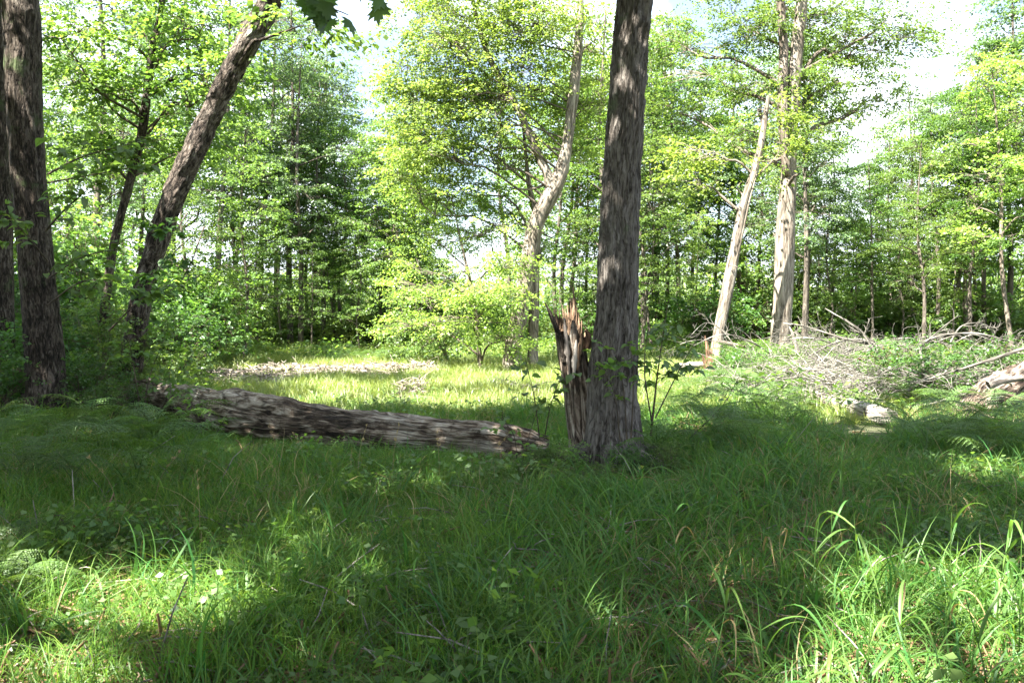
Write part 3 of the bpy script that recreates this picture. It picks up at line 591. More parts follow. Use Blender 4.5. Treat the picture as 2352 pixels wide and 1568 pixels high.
# near dark undergrowth at the left
left = [(60, 905, 3, .9), (180, 890, 0, .95), (300, 868, 3, 1.0), (250, 900, 1, .75), (395, 872, 3, .8), (420, 880, 0, .5), (350, 920, 2, .35), (20, 860, 1, 1.1), (120, 850, 1, 1.15), (230, 845, 3, 1.2), (330, 840, 1, 1.15), (430, 832, 3, 1.05), (520, 822, 1, 1.0), (-60, 880, 3, 1.3), (-140, 900, 1, 1.2), (150, 930, 3, .6), (230, 925, 1, .55), (30, 940, 3, .7), (200, 868, 1, 1.25), (290, 850, 3, 1.4), (380, 848, 3, 1.2), (480, 845, 1, .9), (100, 880, 3, 1.3), (190, 965, 3, .42), (300, 950, 1, .45), (250, 985, 3, .3), (-20, 975, 3, .5)]
rowlabel([place(S[k], G(u, v)[0], G(u, v)[1], rg.uniform(0, 6.28), s) for (u, v, k, s) in left], '{o} dark leafy shrub from the left among the left trunks', 'shaded shrubs among the left trunks')
rowlabel([place(S[k], G(u, v)[0], G(u, v)[1], rg.uniform(0, 6.28), s) for (u, v, k, s) in [(1255, 1075, 0, .15), (1300, 1100, 1, .12), (1385, 1110, 0, .13), (1450, 1095, 3, .14), (1500, 1060, 0, .16), (1350, 1150, 3, .1), (1540, 1100, 1, .12), (1215, 1110, 3, .1)]], '{o} small leafy plant from the left around the foot of the large trunk', 'small leafy plants at the trunk foot')
rowlabel([place(S[k], G(u, v)[0], G(u, v)[1], rg.uniform(0, 6.28), s) for (u, v, k, s) in [(1700, 905, 3, .4), (1770, 900, 0, .5), (1850, 875, 3, .32), (1930, 880, 1, .36), (1740, 880, 2, .5), (2030, 925, 1, .3), (2190, 910, 2, .36), (1810, 915, 1, .3), (2290, 925, 3, .5), (2380, 900, 0, .3), (1990, 880, 3, .3), (2070, 905, 0, .4), (2130, 935, 3, .5), (2160, 880, 1, .22), (2250, 885, 3, .34), (2310, 860, 0, .28), (2100, 870, 3, .26), (1890, 900, 0, .3)]], '{o} low leafy bush from the left growing through the brush heap', 'low bushes in the brush heap')
# small trees filling the left middle and the right middle
mids = [(160, 862, 3, .50, 'thin leafy tree between the left trunk and the leaning trunk'), (440, 846, 1, .47, 'leafy tree close behind the leaning trunk'), (560, 835, 3, .62, 'leafy tree right of the leaning trunk foot'),
        (60, 850, 1, .52, 'leafy tree behind the tall left trunk'), (330, 838, 0, .62, 'leafy oak behind the arching side branch'), (500, 822, 0, .85, 'tall oak whose crown fills the space right of the leaning trunk'), (690, 816, 2, .66, 'tall oak left of the sky gap'), (-80, 860, 1, .8, 'leafy tree beyond the left edge of the frame'),
        (220, 825, 2, .9, 'tall oak far behind the tall left trunk'), (400, 815, 1, 1.1, 'tall maple far behind the leaning trunk'),
        (2120, 822, 1, .55, 'bushy green tree right of the brush pile'), (2230, 818, 5, .66, 'dark green tree near the right edge'), (2330, 826, 4, .78, 'yellow green tree at the right edge of the frame'), (2400, 830, 1, .7, 'leafy tree beyond the right edge of the frame'),
        (1500, 822, 3, .62, 'leafy tree just right of the big trunk in the woods'), (1900, 815, 3, .52, 'low leafy tree right of the thick white trunk')]
mids += [(u, v, k, s_, 'x') for u, v, k, s_ in [(585, 820, 3, .38), (650, 814, 4, .40), (715, 819, 3, .36), (765, 812, 1, .38), (828, 817, 3, .40), (905, 815, 4, .42), (1880, 806, 3, .46), (1965, 808, 4, .42), (2065, 810, 3, .46), (2190, 812, 4, .42), (1330, 812, 3, .42), (1585, 812, 4, .42)]]
young = []
for (u, v, k, s, lb) in mids:
    g_ = G(u, v); o = place(V[k], g_[0], g_[1], rg.uniform(0, 6.28), s); o['label'] = lb; o['group'] = 'leafy middle distance trees'
    if lb == 'x': young.append(o)
rowlabel(young, '{o} young low branched tree from the left along the wood edge', 'young trees along the wood edge')
# the far wood as one mass
far = Acc(); ft = Acc(); rng = np.random.default_rng(44)
n = 7500; Yq = rng.uniform(66, 82, n); uq = rng.uniform(-900, 3300, n); x = (uq-CU)/F*Yq
hh = (2.0+8*fbm(uq/120., Yq*.05, 9, 3)**1.3)
z = rng.random(n)*hh
sprays(far, None, np.stack([x, Yq, z+.3], 1), rng.normal(0, 1, (n, 3))*[1, 1, .3], 1.6, 12, .34, rng, .1, .36, .8)
tag(far.build('far_woods', M['yellow'], smooth=False), 'hazy green mass of distant woods closing off the view', 'woods', kind='stuff')
print('woods')
# ------------------------------------------------------------------ broken stump
def stump():
    rng = np.random.default_rng(61); base = G(1338, 1040); base[1] = 9.45; base[0] = (1345-CU)/F*9.45; base[2] = -.02
    root = empty('broken_stump', base, 'jagged rotten broken stump leaning against the large grey trunk', 'stump')
    sides, n = 96, 150; th = np.arange(sides)/sides*2*np.pi; Yb = 9.45
    cpts = spline([P(1345, 1062, Yb), P(1336, 980, Yb), P(1326, 880, Yb), P(1312, 790, Yb), P(1302, 690, Yb)], n)
    rad = np.interp(np.linspace(0, 1, n), [0, .15, .5, .8, 1], [px(82, Yb), px(66, Yb), px(66, Yb), px(66, Yb), px(60, Yb)])
    # top edge falls away towards the right and front, spikes at the back right
    jag = .80+.10*pnoise(th, th*0, 9, 1, 4)+.10*pnoise(th, th*0, 31, 1, 6)
    f = furrow(18, 1.5, .016, 66)
    def shell(k, name, mat, inner):
        a = Acc(); S_, TH = np.meshgrid(np.linspace(0, 1, n), th, indexing='ij')
        spike = np.exp(-((np.angle(np.exp(1j*(TH-1.2))))/.34)**2)*.16-np.exp(-((np.angle(np.exp(1j*(TH+1.9))))/.9)**2)*.10-np.exp(-((np.angle(np.exp(1j*(TH+.4))))/.45)**2)*.26
        top = np.clip(jag[None]+spike, .3, 1.0); tt = S_*top
        if inner: tt = np.clip(top-(1-S_)*.42, 0, 1)
        ii = tt*(n-1); i0 = np.clip(ii.astype(int), 0, n-2); fr = (ii-i0)[..., None]
        c = cpts[i0]*(1-fr)+cpts[i0+1]*fr; r = np.interp(tt, np.linspace(0, 1, n), rad)
        r = r*(k)+(f(TH, tt*1.8, r) if not inner else (pnoise(TH, tt*2, 40, 3, 8)-.5)*.03)
        v = c+np.stack([np.cos(TH)*r, np.sin(TH)*r, 0*r], -1)
        i, j = np.meshgrid(np.arange(n-1), np.arange(sides), indexing='ij'); q = i*sides+j; q2 = i*sides+(j+1) % sides
        a.add(v.reshape(-1, 3), np.stack([q, q2, q2+sides, q+sides], -1).reshape(-1, 4), .5, np.stack([np.cos(TH)*.15, np.sin(TH)*.15, tt*1.8], -1).reshape(-1, 3))
        a.build(name, mat, root, base)
    shell(1.0, 'trunk', M['logwood'], False); shell(.84, 'hollow', M['heart'], True)
    def splinter(name, pts, w, mat, d=.02, lab=None):
        a = Acc(); c = spline(pts, 14); ww = np.interp(np.linspace(0, 1, 14), np.linspace(0, 1, len(w)), w)*(1+.25*rng.normal(0, 1, 14))
        V_ = []
        for k in range(14):
            V_ += [c[k]+[-ww[k], 0, 0], c[k]+[-ww[k]*.3, -d, 0], c[k]+[ww[k]*.6, -d*.8, 0], c[k]+[ww[k], d*.3, 0], c[k]+[0, d, 0]]
        fs = [[k*5+j, k*5+(j+1) % 5, k*5+5+(j+1) % 5, k*5+5+j] for k in range(13) for j in range(5)]
        a.add(np.array(V_), fs); a.build(name, mat, root, base, smooth=False)
    for (u0, v0, u1, v1, w) in [(1316, 760, 1317, 658, 6), (1296, 760, 1290, 696, 5), (1326, 780, 1329, 716, 5), (1338, 800, 1345, 756, 5), (1281, 770, 1272, 706, 4), (1306, 770, 1303, 700, 6), (1311, 765, 1310, 690, 3), (1321, 765, 1323, 690, 3), (1286, 765, 1284, 712, 3), (1301, 765, 1297, 708, 2.5), (1331, 785, 1336, 735, 3), (1291, 760, 1293, 718, 2), (1326, 765, 1326, 722, 2), (1314, 765, 1313, 705, 2)]:
        splinter('splinter', [P(u0, v0, Yb-.02), P((u0+u1)/2+2, (v0+v1)/2, Yb), P(u1, v1, Yb+.03)], [px(w*2, Yb), px(w*1.6, Yb), px(2, Yb)], M['heart'])
    for (u0, v0, u1, v1, w) in [(1318, 868, 1324, 780, 7), (1308, 860, 1296, 730, 7), (1326, 850, 1336, 765, 8)]:
        splinter('split_wood', [P(u0, v0, Yb-.17), P((u0+u1)/2, (v0+v1)/2, Yb-.18), P(u1, v1, Yb-.17)], [px(4, Yb), px(w*2, Yb), px(4, Yb)], M['bleached'] if u0 == 1318 else (M['heart'] if u0 == 1326 else M['deadwood']))
    a = Acc(); tube(a, [P(1296, 830, Yb-.1), P(1286, 775, Yb-.12), P(1268, 730, Yb-.14), P(1252, 694, Yb-.15)], [.035, .032, .026, .008], 9, 18, furrow(6, 6, .008, 3), True)
    a.build('broken_branch', M['bark_dark'], root, base)
    a = Acc(); tube(a, [P(1346, 800, Yb-.1), P(1352, 775, Yb-.1), P(1345, 758, Yb-.1)], [.045, .05, .02], 10, 12, plates(6, 20, .02, 9), True); a.build('rotten_lump', M['rotwood'], root, base)
stump()
# ------------------------------------------------------------------ fallen log
def logbark(seed, amp=.03, n=22, lump=.28):
    def f(TH, S, r):
        w = (pnoise(TH, S, 5, 1.2, seed+5)-.5)*.8
        a = pnoise((TH+w) % (2*np.pi), S, n, 1.8, seed); b = pnoise(TH, S, n*2, 9, seed+9); c = pnoise((TH+w*.5) % (2*np.pi), S, 9, .5, seed+19)
        crack = -np.clip((c-.66)*6, 0, 1)*1.7
        patch = np.clip((pnoise(TH, S, 7, 1.1, seed+30)-.45)*8, 0, 1)*.8
        return amp*(1-np.abs(2*a-1)+.7*b-1+crack+patch)+(pnoise(TH, S, 4, 1.3, seed+3)-.5)*r*lump
    return f
def log_thing(name, label, pts, rad, mat, sides=80, n=300, seed=1, amp=.03, loose=()):
    base = np.array(pts[len(pts)//2]); base[2] = 0
    root = empty(name, base, label, 'log'); a = Acc(); tube(a, pts, rad, sides, n, logbark(seed, amp, 22, .28 if amp > .02 else .05), True); a.build('log_body', mat, root, base)
    return root, base
c_ = [(300, 900, 14.0, 22), (370, 912, 13.3, 32), (430, 922, 12.6, 36), (470, 935, 12.1, 44), (540, 955, 11.4, 50), (640, 974, 10.9, 46), (760, 986, 10.5, 42), (900, 1000, 10.1, 40), (1040, 1012, 9.85, 40), (1130, 1018, 9.75, 37), (1200, 1028, 9.7, 30), (1235, 1033, 9.67, 25), (1258, 1036, 9.65, 22)]
root, base = log_thing('fallen_log', 'long weathered grey fallen log lying in the grass left of the broken stump', [P(u, v-4, y) for u, v, y, w in c_], [w*1.12/F*y for u, v, y, w in c_], M['logwood'], 120, 480, 71, .032)
a = Acc(); rg = np.random.default_rng(5)
for q in range(10):
    u = rg.uniform(445, 600); v = 905+(u-445)*.28+rg.uniform(0, 30); a = Acc()
    p = P(u, v, 12.1-(u-445)*.006-.22); d = np.array([rg.uniform(.2, .35), rg.uniform(-.1, .05), rg.uniform(-.12, -.02)])
    tube(a, [p, p+d*.5+[0, 0, .02], p+d], [.02, rg.uniform(.03, .05), .01], 7, 10, plates(5, 14, .02, q), True)
    a.build('rotten_chunk', M['rotwood'], root, base)
for q in range(12):
    u = rg.uniform(560, 1130); v = np.interp(u, [560, 900, 1130], [918, 962, 990])+rg.uniform(4, 14); Yq = np.interp(u, [560, 900, 1130], [11.2, 10.05, 9.7]); a = Acc(); p = P(u, v, Yq-.06)
    dx = rg.uniform(.18, .4); tube(a, [p, p+[dx*.5, -.02, -.01], p+[dx, -.06, -.055]], [.012, .03, .01], 6, 9, plates(5, 12, .012, q), True); a.build('bark_flake', M['deadwood'], root, base)
c_ = [(-80, 925, 14.2, 26), (60, 925, 13.9, 30), (180, 922, 13.6, 30), (270, 925, 13.4, 28), (310, 932, 13.2, 22)]
log_thing('fallen_log', 'dark shaded log lying behind the foot of the tall left trunk', [P(u, v, y) for u, v, y, w in c_], [w/F*y for u, v, y, w in c_], M['bark_dark'], 50, 160, 77, .03)
c_ = [(1840, 902, 15.2, 12), (1900, 918, 14.2, 15), (1960, 936, 13.3, 18), (2034, 957, 12.4, 20), (2044, 960, 12.3, 19)]
log_thing('cut_log', 'short pale cut log lying at the front of the brush pile', [P(u, v, y) for u, v, y, w in c_], [w/F*y for u, v, y, w in c_], M['deadwood'], 60, 150, 79, .010)
c_ = [(2190, 1000, 12.2, 16), (2230, 965, 12.6, 34), (2280, 920, 13.0, 46), (2340, 880, 13.4, 44), (2420, 850, 13.8, 40), (2560, 800, 14.4, 34)]
log_thing('dead_log', 'thick weathered dead trunk rising out of the right edge of the frame', [P(u, v, y) for u, v, y, w in c_], [w/F*y for u, v, y, w in c_], M['logwood'], 70, 200, 83, .05)
c_ = [(1555, 842, 22.5, 7), (1590, 840, 22.6, 9), (1622, 838, 22.7, 8)]
log_thing('small_log', 'small pale log in the grass left of the pale leaning trunk', [P(u, v, y) for u, v, y, w in c_], [w/F*y for u, v, y, w in c_], M['bleached'], 14, 30, 85, .01)
# splintered stub at foot of the pale leaning tree
a = Acc(); b0 = G(1630, 866); b0[1] = 21.6
for (u0, v0, u1, v1, w) in [(1634, 866, 1620, 770, 10), (1640, 868, 1632, 800, 12), (1630, 860, 1612, 815, 8)]:
    tube(a, [P(u0, v0, 21.6), P((u0+u1)/2, (v0+v1)/2, 21.6), P(u1, v1, 21.6)], [px(w*2, 21.6), px(w*1.3, 21.6), px(2, 21.6)], 8, 14, plates(6, 5, .02, 3), True)
tag(a.build('split_stump', M['rotwood'], None, (0, 0, 0)), 'reddish splintered stump at the foot of the pale leaning trunk', 'stump')
print('logs')
# ------------------------------------------------------------------ brush pile: dead branches
def dead_branch(pts, r0, seed, depth=2, nt=8, mat='brush', tl=.5):
    rng = np.random.default_rng(seed); a = Acc()
    c, r = tube(a, pts, [r0, r0*.75, r0*.5, r0*.22], 7, 22, furrow(5, 3, r0*.2, seed))
    def sub(c, r, depth, n, L):
        for q in range(n):
            k = int(rng.integers(len(c)//4, len(c)-1)); t = nrm(c[min(k+1, len(c)-1)]-c[k-1]); s = rng.normal(0, 1, 3); s -= t*(s@t); s = nrm(s)
            d = nrm(t*rng.uniform(.5, 1.1)+s*.8+[0, 0, .12]); l = L*rng.uniform(.4, 1.3)
            p = c[k]; m = p+d*l*.5+rng.normal(0, .08*l, 3); e = p+d*l+rng.normal(0, .16*l, 3)-[0, 0, .1*l]
            for w in (m, e): w[2] = max(w[2], .04)
            rr = max(.004, r[k]*.5); cc, r2 = tube(a, [p, m, e], [rr, rr*.7, .003], 4 if depth > 1 else 3, 7)
            if depth > 1: sub(cc, r2, depth-1, int(rng.integers(2, 5)), l*.5)
    sub(c, r, depth, nt, tl); return a
def db(label, pts, r0, seed, mat='brush', nt=8, tl=.5, depth=2):
    a = dead_branch(pts, r0, seed, depth, nt, tl=tl); b = np.array(pts[0]); o = a.build('dead_branch', M[mat], None, b); o.location = b
    tag(o, label, 'branch', 'dead branches of the brush pile'); return o
Yb = 16.5
db('thick bare branch sticking up highest out of the brush pile', [P(2070, 865, 16.2), P(2015, 810, 16.3), P(1970, 755, 16.4), P(1895, 708, 16.5)], .05, 1, nt=9, tl=.55)
db('pale bare branch reaching left from the tall upright branch', [P(2000, 790, 16.4), P(1930, 775, 16.6), P(1850, 750, 16.9), P(1800, 742, 17.2)], .03, 2)
db('long curved grey branch arching over the right of the brush pile', [P(2130, 880, 14.5), P(2120, 790, 14.8), P(2230, 765, 15), P(2340, 790, 15.2)], .03, 3, nt=10)
db('high thin arching branch near the right edge of the frame', [P(2180, 790, 16.5), P(2210, 748, 16.6), P(2260, 745, 16.6), P(2290, 775, 16.7)], .018, 4, nt=5, tl=.3)
db('long thin branch dipping through the ferns from the right edge', [P(2352, 800, 14), P(2200, 850, 14.2), P(2080, 880, 14.4), P(1930, 875, 14.8)], .03, 5, nt=9)
db('grey branch running along the front of the right brush', [P(2400, 905, 13), P(2250, 900, 13.3), P(2120, 930, 13.6), P(1990, 940, 14.2)], .03, 6, nt=9)
db('dark arching twiggy branch hanging at the right edge above the grass', [P(2380, 925, 11.3), P(2290, 905, 11.5), P(2230, 940, 11.6), P(2180, 1045, 11.7)], .03, 7, mat='twig', nt=6, tl=.35)
db('dark fallen branch crossing toward the right edge above ferns', [P(2215, 930, 11.6), P(2270, 955, 11.4), P(2330, 975, 11.2), P(2400, 990, 11)], .025, 8, mat='twig', nt=5, tl=.3)
db('broken dark limb lying across the thick dead trunk', [P(2270, 885, 12.5), P(2310, 872, 12.5), P(2360, 868, 12.6), P(2420, 862, 12.6)], .07, 9, mat='deadwood', nt=3, tl=.3)
db('pale branch ending above the short cut log', [P(2100, 900, 15.0), P(2000, 895, 15.2), P(1900, 880, 15.6), P(1810, 885, 16)], .035, 10, nt=8)
db('slim pale pole leaning beside the thick white trunk', [P(1835, 815, 20), P(1826, 785, 20), P(1820, 765, 20), P(1812, 750, 20)], .06, 11, nt=2, tl=.3, mat='bleached')
db('brown pole sloping down right from the splintered stump', [P(1652, 785, 21), P(1690, 792, 20.8), P(1720, 800, 20.6), P(1750, 815, 20.4)], .05, 12, mat='bark_mid', nt=2, tl=.3)
rg = np.random.default_rng(71); obs = []
for q in range(54):
    u0 = rg.uniform(1690, 2380); v0 = rg.uniform(800, 900) if u0 < 2100 else rg.uniform(790, 940); Y0 = np.interp(v0, [790, 940], [19.5, 14.2])
    L = rg.uniform(90, 240); an = rg.normal(0, .35)+(math.pi if rg.random() < .5 else 0); lift = rg.uniform(10, 55)
    pts = [P(u0, v0, Y0), P(u0+L*.33*math.cos(an), v0-lift*.8+L*.1*math.sin(an), Y0+rg.uniform(-.4, .4)), P(u0+L*.66*math.cos(an), v0-lift+L*.2*math.sin(an), Y0+rg.uniform(-.7, .7)), P(u0+L*math.cos(an), v0-lift*.3+L*.3*math.sin(an), Y0+rg.uniform(-1, 1))]
    for p in pts: p[2] = max(p[2], .12)
    a = dead_branch(pts, rg.uniform(.010, .026), 400+q, 2, 9, tl=.5); b = pts[0]; o = a.build('dead_branch', M['brush'], None, b); o.location = b; tag(o, 'x', 'branch'); obs.append(o)
rowlabel([o for o in obs if scr_u(o) < 2040], '{o} from the left of the thin tangled branches under the white trunk', 'thin branches heaped under the white trunk')
rowlabel([o for o in obs if scr_u(o) >= 2040], '{o} from the left of the thin tangled branches near the right edge', 'thin branches heaped near the right edge')
# the fine twigs of the heap
a = Acc(); rng = np.random.default_rng(8); n = 3200; u = rng.uniform(1670, 2420, n); v = rng.uniform(798, 945, n); Yq = np.interp(v, [790, 945], [20, 14.0])
p = np.stack([(u-CU)/F*Yq, Yq, rng.uniform(.05, .75, n)*np.interp(u, [1650, 1780, 2100, 2400], [.35, 1, .8, .9])], 1)
d = nrm(rng.normal(0, 1, (n, 3))*[1.3, .8, .35]); twigs(a, p, p+d*rng.uniform(.25, 1.0, (n, 1)), .008, .003, .12)
tag(a.build('brushwood', M['brush']), 'heap of pale dry twigs spread under the white trunk and along the right', 'brushwood', kind='stuff')
# reddish broken frame of boards
base = P(2030, 830, 17.5); base[2] = 0; root = empty('red_timber_pile', base, 'heap of rusty red broken bars behind the tall bare branch', 'timber')
for (u0, v0, u1, v1, w) in [(1985, 818, 2030, 805, 7), (2030, 805, 2062, 820, 7), (2062, 820, 2045, 838, 6), (2008, 828, 2058, 812, 5), (2018, 840, 2030, 796, 5), (2000, 815, 2050, 842, 6), (2035, 798, 2064, 808, 5), (1968, 826, 2000, 822, 6)]:
    a = Acc(); s = rg.uniform(-.2, .2); tube(a, [P(u0, v0, 17.5+s), P((u0+u1)/2, (v0+v1)/2-1, 17.5), P(u1, v1, 17.5-s)], [px(w, 17.5)]*3, 5, 6, plates(5, 8, .008, 3), True); a.build('bar', M['rust'], root, base, smooth=False)
# ------------------------------------------------------------------ chip pile and debris
def debris(name, label, u0, u1, vfun, n, size, hgt, mats, seed, cat='debris', only=False):
    rng = np.random.default_rng(seed); u = rng.uniform(u0, u1, n); v0, v1 = vfun(u); v = v0+(v1-v0)*rng.random(n)
    Yq = CZ*F/(v-HZ); x = (u-CU)/F*Yq; nn_ = fbm(x*1.5+7, Yq*1.5, seed, 3)
    z = gz(x, Yq)+hgt*np.sin(np.clip((v-v0)/np.maximum(v1-v0, 1), 0, 1)*np.pi)*np.clip(nn_*1.8-.35, 0.02, 1)*rng.uniform(.3, 1, n)+.02
    d = nrm(rng.normal(0, 1, (n, 3))*[1, 1, .25]); a = Acc()
    sz = size*np.minimum(rng.lognormal(0, .5, n), 2.2)
    if not only: leaves(a, np.stack([x, Yq, z], 1), d, np.array([0, 0, 1.])+rng.normal(0, .5, (n, 3)), sz, rng.random(n), .16, .03)
    t = rng.random(n) < (1 if only else .22); p = np.stack([x, Yq, z], 1)[t]; twigs(a, p, p+d[t]*sz[t][:, None]*2.2, *((.006, .003) if only else (.012, .006)))
    return tag(a.build(name, M[mats], smooth=False), label, cat, kind='stuff')
debris('bark_chips', 'long low heap of pale bark chips and sticks across the clearing', 380, 1000, lambda u: (np.interp(u, [380, 520, 640, 760, 1000], [862, 850, 838, 846, 850]), np.interp(u, [380, 520, 640, 760, 1000], [892, 892, 886, 866, 862])), 7500, .10, .26, 'chips', 91)
debris('bark_chips', 'small pale patch of chips in the sunny grass of the clearing', 915, 975, lambda u: (u*0+888, u*0+925), 1300, .08, .3, 'chips', 92)
debris('bark_chips', 'pale chips scattered in the grass left of the broken stump', 1130, 1240, lambda u: (u*0+893, u*0+920), 1100, .09, .22, 'chips', 93)
debris('dead_litter', 'sunlit heap of dry brown litter right of the large trunk', 1540, 1650, lambda u: (u*0+985, u*0+1018), 1200, .09, .28, 'litter', 94)
debris('dead_litter', 'dry brown litter beneath the ferns at the right edge', 2200, 2380, lambda u: (u*0+1075, u*0+1140), 900, .07, .12, 'litter', 95)
debris('fallen_twigs', 'thin dry twigs strewn through the foreground grass', -100, 2450, lambda u: (u*0+1000, u*0+1600), 700, .12, .12, 'deadwood', 97, 'twigs', True)
debris('leaf_litter', 'brown leaf litter among the shaded foreground grass', -100, 2450, lambda u: (u*0+985, u*0+1650), 26000, .045, .05, 'litter', 96)
print('debris')
# ------------------------------------------------------------------ grass tufts, instanced as stuff
def tuft(name, nb, rad, h, w, mat, seed, seg=5, bend=1.0, spread=.5, stem=False, tintc=.5):
    rng = np.random.default_rng(seed); a = Acc(); t = np.linspace(0, 1, seg+1)
    for q in range(nb):
        an = rng.uniform(0, 6.28); rr = rad*math.sqrt(rng.random()); b = np.array([math.cos(an)*rr, math.sin(an)*rr, -.02])
        da = an+rng.normal(0, .9); d = np.array([math.cos(da), math.sin(da), 0]); H = h*rng.uniform(.55, 1.2); L = H*spread*rng.uniform(.3, 1.5)
        k = bend*rng.uniform(.5, 1.5)
        c = b+d*L*(t[:, None]**1.6)+np.array([0, 0, 1.])*H*(t-.38*k*t**3)[:, None]
        s = np.array([-d[1], d[0], 0]); tw = rng.uniform(-1, 1)
        s = s*math.cos(tw)+d*math.sin(tw)
        ww = w*rng.uniform(.6, 1.3)*np.clip(np.minimum(1, .55+t*1.2)*(1-t**2.2), .02, 1)[:, None]
        V_ = np.stack([c-s*ww, c+s*ww], 1).reshape(-1, 3); f = [[2*i, 2*i+1, 2*i+3, 2*i+2] for i in range(seg)]
        a.add(V_, f, float(np.clip(rng.normal(tintc, .28), 0, 1)))
    me_o = a.build(name, mat); COL.objects.unlink(me_o); return me_o
def tuftcol(name, objs):
    c = bpy.data.collections.new(name)
    for o in objs: c.objects.link(o)
    return c
def scatter(name, label, pts, rotz, scl, col, cat='grass', tilt=.15, seed=0):
    me = bpy.data.meshes.new(name); n = len(pts); me.vertices.add(n); me.vertices.foreach_set('co', pts.astype(np.float32).ravel())
    rng = np.random.default_rng(seed); rot = np.stack([rng.normal(0, tilt, n), rng.normal(0, tilt, n), rotz], 1)
    a = me.attributes.new('rot', 'FLOAT_VECTOR', 'POINT'); a.data.foreach_set('vector', rot.astype(np.float32).ravel())
    a = me.attributes.new('scl', 'FLOAT', 'POINT'); a.data.foreach_set('value', scl.astype(np.float32))
    a = me.attributes.new('pick', 'INT', 'POINT'); a.data.foreach_set('value', rng.integers(0, len(col.objects), n).astype(np.int32))
    o = bpy.data.objects.new(name, me); COL.objects.link(o)
    ng = bpy.data.node_groups.new(name, 'GeometryNodeTree'); ng.interface.new_socket('Geometry', in_out='INPUT', socket_type='NodeSocketGeometry'); ng.interface.new_socket('Geometry', in_out='OUTPUT', socket_type='NodeSocketGeometry')
    gi = ng.nodes.new('NodeGroupInput'); go = ng.nodes.new('NodeGroupOutput'); ip = ng.nodes.new('GeometryNodeInstanceOnPoints'); ci = ng.nodes.new('GeometryNodeCollectionInfo')
    ci.inputs['Collection'].default_value = col; ci.inputs['Separate Children'].default_value = True; ci.inputs['Reset Children'].default_value = True
    def at(nm, ty):
        q = ng.nodes.new('GeometryNodeInputNamedAttribute'); q.data_type = ty; q.inputs['Name'].default_value = nm; return q.outputs['Attribute']
    L = ng.links.new; L(gi.outputs[0], ip.inputs['Points']); L(ci.outputs[0], ip.inputs['Instance']); ip.inputs['Pick Instance'].default_value = True
    L(at('pick', 'INT'), ip.inputs['Instance Index']); L(at('rot', 'FLOAT_VECTOR'), ip.inputs['Rotation']); L(at('scl', 'FLOAT'), ip.inputs['Scale']); L(ip.outputs[0], go.inputs[0])
    m = o.modifiers.new('scatter', 'NODES'); m.node_group = ng
    return tag(o, label, cat, kind='stuff')
def field(n, y0, y1, seed, power=1.0, half=.68, xoff=1.6):
    rng = np.random.default_rng(seed); y = y0+(y1-y0)*rng.random(n)**power
    yy = np.sqrt(y0**2+(y1**2-y0**2)*rng.random(n)); y = yy if power == 1.0 else y
    x = rng.uniform(-1, 1, n)*(half*y+xoff); return np.stack([x, y, gz(x, y)], 1), rng
fine = tuftcol('fine_tufts', [tuft('fine_tuft', 46, .13, .26, .0022, M['grass'], s, 5, 1.3, .8) for s in (1, 2, 3, 4)])
broad = tuftcol('broad_tufts', [tuft('broad_tuft', 15, .13, .30, .0052, M['broad'], s, 6, 1.3, .9) for s in (11, 12, 13, 14)])
mead = tuftcol('meadow_tufts', [tuft('meadow_tuft', 42, .18, .30, .0045, M['meadow'], s, 3, 1.1, .6) for s in (21, 22, 23)])
dry = tuftcol('dry_tufts', [tuft('dry_tuft', 8, .14, .34, .0022, M['straw'], s, 5, 1.4, .8) for s in (31, 32)])
def weedproto(seed, mat='under', h=.12, ls=.034, n=34):
    rng = np.random.default_rng(seed); a = Acc(); o = rng.normal(0, .09, (n, 3)); o[:, 2] = rng.uniform(.03, h, n)
    d = rng.normal(0, 1, (n, 3))*[1, 1, .3]; leaves(a, o, d, np.array([0, 0, 1.])+rng.normal(0, .4, (n, 3)), ls*rng.uniform(.6, 1.3, n), np.clip(rng.normal(.5, .25, n), 0, 1), .36, .1)
    twigs(a, o*[.4, .4, 0], o, .0015, .001); ob = a.build('weed', M[mat], smooth=False); COL.objects.unlink(ob); return ob
weed = tuftcol('weeds', [weedproto(41), weedproto(42, 'dark'), weedproto(43, 'maple', .2, .04)])
def flt(p, rng, prob): q = rng.random(len(p)) < prob; return p[q]
def go(name, label, col, p, rng, s0, s1, seed, tilt=.15, cat='grass'):
    scl = rng.uniform(s0, s1, len(p)); ly = np.interp(p[:, 0], [-4.6, -3.0, -1.4, .2], [12.2, 10.9, 10.1, 9.7])-p[:, 1]
    scl = scl*np.where((p[:, 0] > -5.2) & (p[:, 0] < .1) & (ly > -.3) & (ly < 1.5), np.clip(.38+.35*ly, .38, 1), 1); td = np.hypot(p[:, 0]-.95, p[:, 1]-8.9); scl = scl*np.clip(.35+.55*(td-.4), .35, 1); big = fbm(p[:, 0]*.9+5, p[:, 1]*.9, seed, 3); scl = scl*(.45+1.1*big)
    scatter(name, label, p, rng.uniform(0, 6.28, len(p)), scl, col, cat, tilt, seed)
def onlog(p):                                     # keep growth out of the log and trunk
    d = np.abs(p[:, 1]-np.interp(p[:, 0], [-4.6, -3.0, -1.4, .2], [12.2, 10.9, 10.1, 9.7])); inl = (p[:, 0] > -5) & (p[:, 0] < .3) & (d < .26)
    u_, v_ = scr(p[:, 0], p[:, 1]); cl = (u_ > 1850) & (u_ < 2060) & (v_ > 915) & (v_ < 1045) & (np.abs(v_-972-(u_-1950)*.32) < 42); inl = inl | cl
    tr = np.hypot(p[:, 0]-1.1, p[:, 1]-9.3) < .34; st = np.hypot(p[:, 0]-.8, p[:, 1]-9.4) < .2
    return ~(inl | tr | st)
